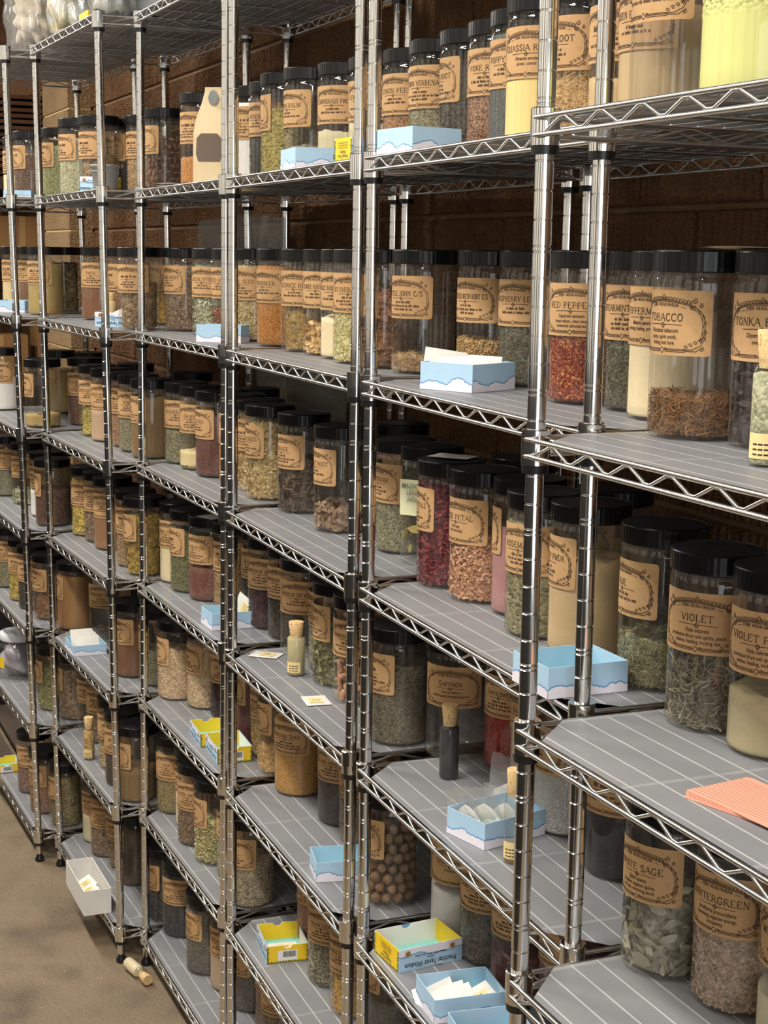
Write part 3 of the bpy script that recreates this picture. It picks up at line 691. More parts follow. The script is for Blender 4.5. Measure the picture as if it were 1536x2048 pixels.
def label_mesh(title, seed, near, R=.0663, z0=.113):
    mb = MB(); n = 30; vs = []; fs = []; rr = .005
    us = [-LW/2+LW*i/n for i in range(n+1)]; us = [-LW/2+.0015] + us[1:-1] + [LW/2-.0015]
    us = [-LW/2, -LW/2+.0015, -LW/2+.005]+us[2:-2]+[LW/2-.005, LW/2-.0015, LW/2]
    for u in us:
        e = LW/2-abs(u); ins = 0 if e >= rr else rr-math.sqrt(max(0, rr*rr-(rr-e)**2))
        for (RR, v) in ((R, ins), (R, LH-ins)):
            a = u/R-pi/2; vs.append((RR*cos(a), RR*sin(a), z0+v))
    for i in range(len(us)-1): fs.append((2*i, 2*i+2, 2*i+3, 2*i+1))
    mb.add(vs, fs, 0, 0, True)
    for p in label_quads(title, seed, near):
        R2 = R+.0004
        mb.add([(R2*cos(u/R-pi/2), R2*sin(u/R-pi/2), z0+v) for u, v in p], [tuple(range(len(p)))], 1)
    return mb.mesh('label', [KRAFT, KRAFTB])

# ---------------------------------------------------------------- jar bodies
def jar_body():
    mb = MB(); mb.lathe([(.001, .004), (.050, .003), (.058, .0005), (.0625, .002), (.0650, .0065), (.0657, .012), (.0657, .208), (.0650, .214), (.0632, .2175), (.0632, .2195), (.0652, .2203), (.0655, .2213), (.0650, .2222), (.0625, .2226)], 48, cap0=False, cap1=False)
    return mb.mesh('jar_body', [JARM])
LIDT = noisy('dusty_lid_top', ['121214', '26262a', '1a1a1c'], 25, .42, bump=.04)
def lid_mesh():
    mb = MB()
    mb.lathe([(.0645, .2225), (.0668, .2230), (.0671, .2240)], 96, cap0=False, cap1=False)
    mb.lathe([(.0671, .2240), (.0671, .2495)], 96, smooth=False, cap0=False, cap1=False, rmod=lambda i, z: 1.0 if i % 2 else .9945)
    mb.lathe([(.0671, .2495), (.0664, .2512), (.0650, .2520)], 96, cap0=False, cap1=False)
    mb.lathe([(.0650, .2520), (.0632, .2520), (.0628, .2511), (.0600, .2509)], 96, mi=1, smooth=False, cap0=False)
    return mb.mesh('lid', [LIDM, LIDT])
BODY, LID = jar_body(), lid_mesh()

# shape, size, palette, words
K = {
'cream': ('pow', 0, ['d9c7a0', 'e3d2ac'], 'cream powder'), 'choc': ('grain', .004, ['3f2417', '5b3624', '77503a'], 'dark brown granules'), 'green': ('leaf', .005, ['5d6a33', '7d8544', '9a9a55'], 'green herb'),
'palegreen': ('leaf', .005, ['8e9168', 'b0b08a', '777a50'], 'pale green herb'), 'twig': ('strip', .010, ['5a4430', '86694a', 'a88a64'], 'brown twiggy herb'), 'tanmix': ('grain', .005, ['8d6a42', 'b28c5c', '6a4c2e'], 'tan mixed chips'),
'dark': ('grain', .005, ['2b2420', '3e322b', '52443a'], 'near-black dried herb'), 'cacao': ('beans', .0, ['5a2f1e', '6e3e28', '8a5236'], 'dark brown almond-like beans'), 'orange': ('grain', .003, ['a8682a', 'c98a3c', '8f5520'], 'orange-brown seeds'),
'white': ('pow', 0, ['e6e2df', 'efecea'], 'white powder'), 'black': ('grain', .004, ['1c1a1c', '2c282b', '3b3537'], 'black berries'), 'yelgreen': ('grain', .006, ['8c7f2c', 'b5a24a', '6c6222'], 'yellow-green buds'),
'duskgreen': ('leaf', .005, ['5c5a45', '77745a', '8b886c'], 'dusty green leaf'), 'palepow': ('pow', 0, ['b5ab88', 'c9c09c'], 'pale powder'), 'peel': ('grain', .004, ['8a5a34', 'b07a48', '6a4426'], 'orange-brown peel'),
'greygreen': ('grain', .004, ['5c5a3c', '7c7a56', '98946e'], 'grey-green herb'), 'darkempty': ('grain', .006, ['3a3028', '4d4136', '2e2620'], 'dark root pieces'), 'redtan': ('grain', .0045, ['8a5a40', 'a97a58', '6c4430'], 'reddish tan chips'),
'slate': ('grain', .0022, ['34383f', '454a52', '585d64'], 'slate grey seeds'), 'ypow': ('pow', 0, ['e6cf86', 'ead592'], 'pale yellow powder'), 'straw': ('strip', .013, ['c79a58', 'e2bd7c', 'a87c42'], 'straw coloured shreds'),
'tanpow': ('pow', 0, ['bfa070', 'c9ab7c'], 'tan powder'), 'crumbs': ('strip', .012, ['b08a52', 'c9a468', '8a683a'], 'tan crumbs and stalks'), 'sulfur': ('lump', 0, ['d9da84', 'e0e092'], 'lumpy yellow sulfur powder'),
'yelpow2': ('pow', 0, ['cdb783', 'd6c28e'], 'buff powder'), 'brown': ('pow', 0, ['6e4630', '7c5038'], 'brown powder'), 'olivepow': ('pow', 0, ['a38a4c', 'ad9556'], 'olive tan powder'), 'leafmix': ('leaf', .009, ['4d3a22', '7e643c', 'a89060'], 'brown leaf fragments'),
'rustpow': ('pow', 0, ['74472e', '80502f'], 'rust brown powder'), 'orangeshred': ('strip', .010, ['b5822e', 'd6a644', '8f6222'], 'orange shreds'), 'brownchip': ('grain', .006, ['4e3a2a', '7c5f46', 'a08264'], 'brown root chips'),
'bigpale': ('leaf', .012, ['9aa07c', 'b8bb98', '757a58'], 'large pale green leaves'), 'bigpale2': ('leaf', .014, ['7d7c3c', 'a3a058', '5c5c2c'], 'curled olive green leaves'), 'redchips': ('leaf', .010, ['8a4c30', 'b06a44', '5f3222'], 'reddish bark chips'),
'fennel': ('grain', .006, ['a8905c', 'c4ab78', '7f6b40'], 'pale brown seeds'), 'yelbrown': ('strip', .009, ['8c6a32', 'b8924e', '4f3a1c'], 'yellow-brown root pieces'), 'slices': ('leaf', .018, ['c79a56', 'e0ba7c', '9c723a'], 'golden root slices'),
'yelgreenfl': ('leaf', .007, ['9c9444', 'bcb262', 'd8d09a'], 'yellow-green flowers'), 'redslice': ('leaf', .022, ['7c4a2c', 'a0643c', '553020'], 'brown root slices'), 'fluff': ('strip', .012, ['a88458', 'c4a274', '8a6a42'], 'fluffy tan fibre'),
'tangrain': ('grain', .006, ['a37c44', 'c49a5c', '7c5a2e'], 'golden brown chips'), 'darkherb': ('leaf', .005, ['4a4632', '67624a', '363222'], 'dark green herb'), 'chili': ('leaf', .0042, ['5a160c', '7e2410', '9a3a18', 'c88a50'], 'red chilli flakes'),
'tobacco': ('strip', .011, ['7a4a20', 'a06a30', '4c2c14'], 'brown tobacco shreds'), 'pods': ('leaf', .026, ['1d1418', '2e2126', '3d2c2c'], 'wrinkled black beans'), 'sand': ('pow', 0, ['a88c52', 'b5985c'], 'sandy powder'),
'yelleaf': ('leaf', .010, ['9c8a34', 'c9b552', '6a5a20'], 'yellow-green flowers'), 'pinkbeige': ('pow', 0, ['b59478', 'bd9d82'], 'pinkish beige powder'), 'brownpow': ('pow', 0, ['7a5c34', '84653a'], 'brown powder'),
'redseed': ('grain', .0035, ['5a3028', '774236', '3f201a'], 'dark red seeds'), 'palechip': ('leaf', .011, ['b8995c', 'd6bb80', '8e7040'], 'pale root slices'), 'darkchunks': ('leaf', .018, ['33261c', '4c3a2a', '6a4e34'], 'dark leathery pieces'),
'pileroot': ('leaf', .019, ['8a6a4c', 'a8876a', '6a4c36'], 'heap of curled brown root'), 'magleaf': ('leaf', .040, ['8a5a2c', 'b8a85c', 'a89a50'], 'two dried magnolia leaves'), 'petals': ('leaf', .011, ['5a1226', '8c2438', '3a0c18', 'b04a44'], 'dark red petals'),
'pinkpetal': ('leaf', .009, ['b87c58', 'd6a07c', 'c4845c', 'e0b088'], 'pink and peach petals'), 'pinkpow': ('pow', 0, ['a8787a', 'b48486'], 'dusty pink powder'), 'needle': ('strip', .008, ['7c7448', 'a09868', '58522e'], 'grey-green needles'),
'rue': ('strip', .009, ['66643c', '8c8854', 'b0a872'], 'green chopped herb'), 'violet': ('strip', .018, ['504a36', '8a8062', '302b20', 'a89c7c'], 'tangled green leaves and stems'), 'beigepow': ('pow', 0, ['a3956c', 'aea078'], 'beige powder'),
'whitepow': ('pow', 0, ['e2e0dc', 'ebe9e6'], 'white powder'), 'yellow': ('leaf', .008, ['a88830', 'd6b84a', '6e5a20'], 'yellow flowers'), 'brownpow2': ('pow', 0, ['8e5e3a', '986742'], 'reddish brown powder'), 'calend': ('leaf', .013, ['8c6e22', 'b8942e', '5c4a1c'], 'golden flower heads'),
'herb2': ('leaf', .005, ['5c5e34', '7a7c48', '42442a'], 'green herb'), 'redgrain': ('grain', .003, ['6a3226', '874a3a', '4a221a'], 'dark red seeds'), 'berry': ('grain', .007, ['2c1216', '46202a', '5a2c34'], 'dark red berries'), 'empty': ('none', 0, ['000000', '000000'], 'nothing inside'),
'leafy': ('leaf', .014, ['605c36', '86823e', '46442a', 'a09a50'], 'crumpled green leaves'), 'beans': ('beans', 0, ['8e5638', 'ab7450', 'c4a07c'], 'large brown beans'), 'greyherb': ('leaf', .004, ['4e4638', '665c4a', '7c705a'], 'grey-brown herb'),
'redshred': ('strip', .007, ['a0281a', 'c4452a', '74180f'], 'bright red threads'), 'pinkish': ('pow', 0, ['c49484', 'd0a494'], 'pinkish salt'), 'whitesalt': ('lump', 0, ['e6e2dc', 'eeeae4'], 'coarse white salt'), 'blackpow': ('pow', 0, ['26242a', '302e34'], 'black powder'),
'sage': ('leaf', .034, ['87866f', 'a3a18c', '66644f', 'b5b3a0'], 'large grey-green sage leaves'), 'wgreen': ('leaf', .007, ['a4846e', 'c8a892', '86705c', 'b49c84'], 'pinkish brown leaf'), 'wood': ('strip', .020, ['6c4428', 'a07248', '4a2c1a'], 'brown wood pieces'),
'ochrepow': ('pow', 0, ['946430', '9e6e38'], 'ochre powder'), 'bark': ('leaf', .016, ['5a3c28', '7c5a40', '8e6e54'], 'few bark pieces'), 'oats': ('leaf', .006, ['c4a47c', 'd9bd96', 'a8865e'], 'pale oat-like flakes'), 'hibiscus': ('leaf', .012, ['2a0f14', '44181f', '1a0a0e'], 'very dark red flowers'),
'wine': ('pow', 0, ['6a2c32', '74343a'], 'wine red powder'), 'mustard': ('grain', .0022, ['b8823c', 'd6a458', '96662a'], 'yellow-orange seeds'), 'blackgrain': ('grain', .0022, ['3c3032', '52444a', '2a2224'], 'black seeds'), 'bark2': ('strip', .014, ['7c6848', 'a38f6a', '524430'], 'shredded bark'),
'nutmeg': ('beans', 0, ['6e4c34', '84603f', '977452'], 'whole nutmegs'), 'barkgrey': ('grain', .007, ['5c5046', '857868', '3e352e'], 'grey chopped root'), 'redpow': ('pow', 0, ['6c3a34', '76423a'], 'dark red powder'), 'haygrain': ('grain', .004, ['7c6c42', 'a3925c', '5c5030'], 'hay coloured herb'),
'peas': ('grain', .009, ['a2965e', 'c4b980', 'dad2a2'], 'pale green split seeds'), 'barley': ('grain', .006, ['94866c', 'b8a88a', '6e6350'], 'beige rounded seeds'), 'pinkishpow': ('pow', 0, ['8e5c50', '9a675a'], 'reddish powder'), 'olive': ('strip', .026, ['7c7456', 'a09876', '5c563e'], 'long grey-green leaves'),
'pinkbark': ('grain', .006, ['7c5c50', '98786a', '5c4238'], 'pinkish bark'), 'hay': ('strip', .016, ['6c6034', '8e8050', '4c4426'], 'hay-like stalks'), 'choc2': ('grain', .0045, ['4a3626', '66503a', '32241a'], 'dark brown seeds'), 'blackchunk': ('grain', .010, ['1f2024', '34363c', '4a4c54'], 'shiny black chunks'),
'blackpeas': ('grain', .007, ['2a2b33', '3a3b44', '1e1e24'], 'black round berries'), 'greyherb2': ('grain', .004, ['5c5450', '787068', '46403a'], 'grey-purple buds'),
}
def muted(h, k):
    c = [int(h[i:i+2], 16)/255 for i in (0, 2, 4)]; l = .3*c[0]+.55*c[1]+.15*c[2]; t = (l*1.05, l*.99, l*.86)
    return ''.join('%02x' % int(255*min(1, 1.06*(a*(1-k)+b*k))) for a, b in zip(c, t))
for _k, (_s, _z, _c, _d) in list(K.items()):
    if _k in ('petals', 'redshred', 'sulfur', 'mustard', 'chili', 'pinkpow', 'ypow', 'white', 'whitesalt', 'whitepow', 'orange', 'peas'): continue
    green = int(_c[0][2:4], 16) >= int(_c[0][0:2], 16)-8 and _s != 'pow'
    K[_k] = (_s, _z, [muted(h, .38 if green else .20) for h in _c], _d)
CM = {}
def content_mat(kind):
    if kind in CM: return CM[kind]
    sh, size, cols, _ = K[kind]
    if sh in ('pow', 'lump', 'none'):
        m = noisy('contents_'+kind, cols, 14, .95, bump=.12, bscale=90, detail=5)
        if sh == 'lump':
            v = nd(m, 'ShaderNodeTexVoronoi'); v.inputs['Scale'].default_value = 170 if kind == 'sulfur' else 260
            tc = nd(m, 'ShaderNodeTexCoord'); lk(m, tc.outputs['Object'], v.inputs['Vector'])
            b = nd(m, 'ShaderNodeBump'); b.invert = True; b.inputs['Strength'].default_value = 1.0; b.inputs['Distance'].default_value = .006
            lk(m, v.outputs['Distance'], b.inputs['Height']); lk(m, b.outputs[0], bsdf(m).inputs['Normal'])
            if kind == 'sulfur':
                sp = nd(m, 'ShaderNodeSeparateXYZ'); lk(m, tc.outputs['Object'], sp.inputs[0])
                r3 = nd(m, 'ShaderNodeMapRange', interpolation_type='SMOOTHSTEP'); r3.inputs['From Min'].default_value = .085; r3.inputs['From Max'].default_value = .115; lk(m, sp.outputs['Z'], r3.inputs['Value']); lk(m, r3.outputs[0], b.inputs['Strength'])
        CM[kind] = (m, m); return CM[kind]
    c3 = cols if len(cols) > 2 else cols*2
    # core: packed pieces, each cell its own colour
    m = mat('contents_'+kind, cols[0], .8); tc = nd(m, 'ShaderNodeTexCoord')
    n = nd(m, 'ShaderNodeTexNoise'); n.inputs['Scale'].default_value = 60; n.inputs['Detail'].default_value = 2
    s = max(.0022, min(size, .009)); mp = nd(m, 'ShaderNodeVectorMath', operation='MULTIPLY_ADD')
    d = .6*s; mp.inputs[1].default_value = (d*2, d*2, d*2); lk(m, n.outputs['Color'], mp.inputs[0]); lk(m, tc.outputs['Object'], mp.inputs[2]); lk(m, tc.outputs['Object'], n.inputs['Vector'])
    v = nd(m, 'ShaderNodeTexVoronoi'); v.inputs['Scale'].default_value = 1.0/s; lk(m, mp.outputs[0], v.inputs['Vector'])
    sc = nd(m, 'ShaderNodeSeparateColor'); lk(m, v.outputs['Color'], sc.inputs[0])
    r = ramp(m, c3); lk(m, sc.outputs[0], r.inputs[0]); lk(m, r.outputs[0], bsdf(m).inputs['Base Color'])
    b = nd(m, 'ShaderNodeBump'); b.invert = True; b.inputs['Strength'].default_value = 1.0; b.inputs['Distance'].default_value = s*.5
    lk(m, v.outputs['Distance'], b.inputs['Height']); lk(m, b.outputs[0], bsdf(m).inputs['Normal'])
    f = mat('pieces_'+kind, cols[0], .7); at = nd(f, 'ShaderNodeAttribute'); at.attribute_name = 'rnd'
    r2 = ramp(f, c3); lk(f, at.outputs['Fac'], r2.inputs[0]); lk(f, r2.outputs[0], bsdf(f).inputs['Base Color'])
    CM[kind] = (m, f); return CM[kind]

def rot_frame(rng, nrm, spread):
    from mathutils import Vector, Quaternion
    n = Vector(nrm); a = Vector((rng.gauss(0, 1), rng.gauss(0, 1), rng.gauss(0, 1)*.7)); t = (a-n*a.dot(n)).normalized()
    n2 = (n+Vector((rng.gauss(0, spread), rng.gauss(0, spread), rng.gauss(0, spread)))).normalized(); t = (t-n2*t.dot(n2)).normalized(); return t, n2.cross(t), n2
def piece(mb, rng, c, nrm, shape, size, limR=None):
    from mathutils import Vector
    t, b, n = rot_frame(rng, nrm, .35 if shape != 'grain' else .25); s = size*rng.uniform(.6, 1.25); r = rng.random(); c = Vector(c)
    if shape == 'grain':
        a, w, h = s*.6, s*.36, s*.3
        vs = [c+t*a, c+b*w, c-t*a, c-b*w, c+n*h, c-n*h]; fs = [(0,1,4),(1,2,4),(2,3,4),(3,0,4),(1,0,5),(2,1,5),(3,2,5),(0,3,5)]; sm = True
    elif shape == 'strip':
        w = s*rng.uniform(.035, .075); k = rng.uniform(-.45, .45)*s; L = s*.5
        P = [c-t*L, c-t*L*.3+b*k*.4, c+t*L*.3+b*k*.4, c+t*L]; vs = []
        for p in P: vs += [p-b*w, p+b*w, p+n*w*.8]
        fs = []
        for i in range(3):
            o = 3*i; fs += [(o, o+3, o+5, o+2), (o+2, o+5, o+4, o+1), (o+1, o+4, o+3, o)]
        sm = False
    else:
        a, w = s*.5, s*(rng.uniform(.18, .34) if size < .02 else rng.uniform(.10, .24)); cu = rng.uniform(-.3, .5)*w*1.6; tw = rng.uniform(-.3, .3)*s
        m0 = c+n*(-cu*.4)
        vs = [c-t*a+n*tw*.2, c-t*a*.3+b*w+n*cu, c+t*a*.4+b*w*.8+n*cu, c+t*a-n*tw*.2, c+t*a*.3-b*w+n*cu*.8, c-t*a*.4-b*w*.9+n*cu, m0-t*a*.3, m0+t*a*.35]
        fs = [(0, 6, 1), (1, 6, 7, 2), (2, 7, 3), (3, 7, 4), (4, 7, 6, 5), (5, 6, 0)]; sm = True
    out = []
    for v in vs:
        if limR:
            d = math.hypot(v.x, v.y)
            if d > limR: v = Vector((v.x*limR/d, v.y*limR/d, v.z))
            if v.z < .0058: v.z = .0058
        out.append(tuple(v))
    mb.add(out, fs, 1, r, sm)
def contents_mesh(kind, fill, seed, near):
    sh, size, cols, _ = K[kind]; rng = random.Random(seed); mb = MB(); n = 40; h = .006+fill*.206
    rr = .0640 if (size < .004 or sh in ('pow', 'lump')) else (.0618 if size < .009 else .0535)
    tilt = rng.uniform(-.10, .10)*(1 if fill < .95 else .1); ta = rng.uniform(0, 6.28); amp = .004 if sh in ('leaf', 'strip') else (.002 if sh == 'grain' else .003)
    if kind == 'pileroot': amp = .012
    prof = [(.90, .0058), (.97, .0062), (1.0, .010)]
    vs = []; fs = []
    rows = [(p*rr, z, 0) for p, z in prof]+[(rr, h*(k/6), 0) for k in range(1, 6)]+[(rr, h, 1), (rr*.9, h, 1), (rr*.7, h, 1), (rr*.45, h, 1), (rr*.2, h, 1)]
    ph = [rng.uniform(0, 6.28) for _ in range(6)]
    def top(x, y): return h+tilt*(x*cos(ta)+y*sin(ta))+amp*(sin(x*70+ph[0])*cos(y*60+ph[1])+.5*sin(x*150+y*120+ph[2]))*(1 if fill < .97 else .2)
    for (r_, z, tp) in rows:
        for i in range(n):
            a = 2*pi*i/n; x, y = r_*cos(a), r_*sin(a)
            zz = z if not tp else min(.217, max(.012, top(x, y)))
            if z > h*.6 and not tp: zz = min(z, top(x, y)-.002)
            vs.append((x, y, max(.0058, zz)))
    for k in range(len(rows)-1):
        for i in range(n): j = (i+1) % n; fs.append((k*n+i, k*n+j, (k+1)*n+j, (k+1)*n+i))
    c0 = len(vs); vs.append((0, 0, min(.217, top(0, 0)))); L = (len(rows)-1)*n
    for i in range(n): fs.append((L+i, L+(i+1) % n, c0))
    fs.append(tuple(range(n-1, -1, -1)))
    if kind not in ('magleaf', 'crumbs', 'bark'): mb.add(vs, fs, 0, 0, True)
    if sh in ('grain', 'strip', 'leaf'):
        area_ = size*size*(.24 if sh == 'grain' else (.09 if sh == 'strip' else .24))
        cover = 2*pi*.065*h/max(area_, 4e-6)
        N = int(min(cover*1.1, {2: 2600, 1: 1100, 0: 300}[near])); 
        if kind == 'magleaf': N = 7
        if kind == 'bark': N = 14
        if size < .0035: N = N//2
        for _ in range(N):
            a = rng.uniform(0, 2*pi); z = .007+rng.random()*(h-.006); rad = .0645-rng.random()*(.003 if size < .009 else .010)
            piece(mb, rng, (rad*cos(a), rad*sin(a), z), (cos(a), sin(a), 0), sh, size, .0652)
        for _ in range(N//6+3):
            a = rng.uniform(0, 2*pi); rad = .062*math.sqrt(rng.random()); x, y = rad*cos(a), rad*sin(a)
            piece(mb, rng, (x, y, min(.216, top(x, y)+size*.15)), (0, 0, 1), sh, size, .0650)
    if sh == 'lump':
        for _ in range(260 if kind == 'sulfur' else 120):
            a = rng.uniform(0, 2*pi); z = rng.uniform(.095, h) if kind == 'sulfur' else rng.uniform(.02, h); s = rng.uniform(.003, .008)
            rad = .0625; x, y = rad*cos(a), rad*sin(a); m_ = 8; vv = [(min(.0651, rad+s*.4)*cos(a), min(.0651, rad+s*.4)*sin(a), z)]
            for i in range(m_):
                b = 2*pi*i/m_; aa = a+s*1.3*cos(b)/.065; vv.append((.0636*cos(aa), .0636*sin(aa), z+s*.9*sin(b)))
            mb.add(vv, [(0, 1+i, 1+(i+1) % m_) for i in range(m_)], 0, 0, True)
    cm = content_mat(kind); return mb.mesh('contents', [cm[0], cm[1]], True)
# whole beans and nuts: things one could count
def bean_mesh(kind):
    mb = MB(); prof = []
    L, R_ = {'nutmeg': (.0135, .0120), 'beans': (.0155, .0108), 'cacao': (.0145, .0085)}[kind]
    for i in range(1, 8):
        a = pi*i/8; prof.append((R_*sin(a)**(.8), -L*cos(a)))
    mb.lathe([(.0005, -L)]+prof+[(.0005, L)], 14)
    if kind == 'beans': mb.v = [(x+.5*z*z/.015, y*.7, z) for x, y, z in mb.v]
    if kind == 'cacao': mb.v = [(x, y*.6, z) for x, y, z in mb.v]
    m = noisy('shell_'+kind, K[kind][2], 90, .45 if kind == 'beans' else .65, bump=.15 if kind == 'beans' else .5, bscale=160, vec=(1, 1, .4))
    return mb.mesh({'nutmeg': 'nutmeg', 'beans': 'bean', 'cacao': 'cacao_bean'}[kind], [m])
BEANL = {'nutmeg': ('nutmeg', 'whole brown nutmeg heaped in the jar on the sixth shelf down', 'nut', 'nutmegs in the jar'),
         'beans': ('bean', 'large brown bean heaped in the jar labelled JUMPING BEANS', 'bean', 'beans in the jar'),
         'cacao': ('cacao_bean', 'dark brown cacao bean heaped in the jar on the second shelf', 'bean', 'cacao beans in the jar')}
def fill_beans(kind, X, Y, Z, fill):
    me = bean_mesh(kind); rng = random.Random(5); nm, lb, ct, gp = BEANL[kind]
    dz = {'nutmeg': .0225, 'beans': .0215, 'cacao': .0200}[kind]; n = {'nutmeg': 12, 'beans': 9, 'cacao': 13}[kind]; k = 0
    while .006+dz*(k+.5) < fill*.205+.006:
        z = Z+.0085+dz*(k+.5)
        for ring, cnt in ((.0500, n), (.024, 3 if kind != 'cacao' else 0)):
            if ring == .028 and k % 2: pass
            for i in range(cnt):
                a = 2*pi*(i+.5*(k % 2)+rng.uniform(-.12, .12))/cnt
                rad = ring-rng.uniform(0, .002)
                o = link(nm, me, None, (X+rad*cos(a), Y+rad*sin(a), z+rng.uniform(-.001, .001)))
                o.rotation_euler = (rng.uniform(-.35, .35)+(pi/2 if rng.random() < .5 else 0), rng.uniform(-.3, .3), a+pi/2+rng.uniform(-.2, .2)) if kind != 'x' else (0, 0, 0)
                o.scale = [rng.uniform(.82, .98)]*3
                tag(o, lb, ct, gp)
        k += 1

from math import atan2
def build_jar(row, pos):
    u, L, X, Y, title, kind, fill, ang, bk = row
    n, tot = pos; desc = K[kind][3]
    sh = ORD[L]+' shelf down'
    if title and not bk:
        lab = 'black-lidded clear jar labelled %s, %s, %s' % (title, desc if kind != 'empty' else 'nearly empty', RACK[u])
    elif bk:
        lab = 'back-row jar of %s, %s from left, %s, %s' % (desc, ORD[n], sh, RACK[u])
    else:
        lab = 'jar of %s, %s from left, %s, %s' % (desc, ORD[n], sh, RACK[u])
    lab = lab.replace('jar of nothing inside', 'empty jar')
    ws = lab.split()
    if len(ws) > 16: lab = lab.replace('black-lidded clear jar', 'jar')
    ws = lab.split()
    if len(ws) > 16: lab = lab.replace(' shelf down', ' shelf')
    z = SURF[L]+.0002
    j = thing('storage_jar', lab, 'jar', (X, Y, z), 0, 'clear jars with black lids')
    camdir = atan2(-Y, -X)
    link('jar_body', BODY, j); link('lid', LID, j)
    seed = hash((round(X*1000), L)) & 0xffff
    near = 2 if u in ('U1', 'U2') else (1 if u in ('U3', 'U4') else 0)
    if ang is not None:
        lm = label_mesh(title, seed, near == 2)
        lb = link('label', lm, j); lb.rotation_euler = (0, 0, camdir+radians(ang)+pi/2)
    else:
        mb = MB(); R = .0675; q = []
        vs = []; 
        for i in range(9):
            x = -.038+.076*i/8; vs += [(x, -R-.0004-(.004*(i/8-.5)**2), .108), (x, -R-.0004-(.010*(i/8-.5)**2), .184)]
        mb.add(vs, [(2*i, 2*i+2, 2*i+3, 2*i+1) for i in range(8)], 0, 0, True)
        for s_, yy in (('MAGNOLIA', .166), ('LEAVES', .152), ('(whole)', .139)):
            for p in bfont(s_, .0155, .3): mb.add([(a*.75-.004, -R-.0042, yy+b) for a, b in p], [tuple(range(len(p)))], 1)
        o = mb.obj('sticky_note', [STICKY, mat('pencil', (.25, .25, .22), .8)], j); o.rotation_euler = (0, 0, camdir+radians(-28)+pi/2)
        o['label'] = 'yellow handwritten sticky note'
    if K[kind][0] == 'beans': fill_beans(kind, X, Y, z, fill)
    elif K[kind][0] != 'none': link('contents', contents_mesh(kind, fill, seed, near), j)
    return j
_cnt = {}
for r in JARS: _cnt.setdefault((r[0], r[1], r[8]), []).append(r)
for k_, rs in _cnt.items():
    rs.sort(key=lambda r: r[2])
    for i_, r in enumerate(rs): build_jar(r, (i_+1, len(rs)))

# ---------------------------------------------------------------- little open boxes (deck box halves)
def cloud_face(mb, p0, du, nrm, L, h, seed, mw, mbl, flip=False):
    """white scalloped clouds with a blue outline along one long edge of a face"""
    rng = random.Random(seed); n = 110; puffs = []; x = 0; big = [rng.uniform(0, 6.28) for _ in range(2)]
    while x < L+.01:
        r_ = rng.uniform(.003, .0075); env = .20+.14*max(0, sin(x*48+big[0]))+.06*sin(x*110+big[1])
        puffs.append((x, max(.06, env)*h-r_*.35, r_)); x += r_*rng.uniform(.8, 1.5)
    def prof(t, ex=0.0):
        X = t*L; v = .0015
        for (c, z, r_) in puffs:
            d = abs(X-c)
            if d < r_+ex: v = max(v, z+math.sqrt((r_+ex)**2-d*d))
        return min(v, h*.75)
    for (add, off, mi) in ((.0016, .0004, mbl), (0, .0007, mw)):
        vs = []
        for i in range(n+1):
            t = i/n; a = prof(t, add)+add*.3; z0, z1 = (0.0004, a) if not flip else (h-.0004, h-a)
            for z in (z0, z1): vs.append((p0[0]+du[0]*L*t+nrm[0]*off, p0[1]+du[1]*L*t+nrm[1]*off, z))
        mb.add(vs, [(2*i, 2*i+2, 2*i+3, 2*i+1) for i in range(n)], mi)
MATS_BOX = [BLUE, CLOUD, BLUED, TURQ, YELL, WHITEP, BLACKI, GRASS, FIG]
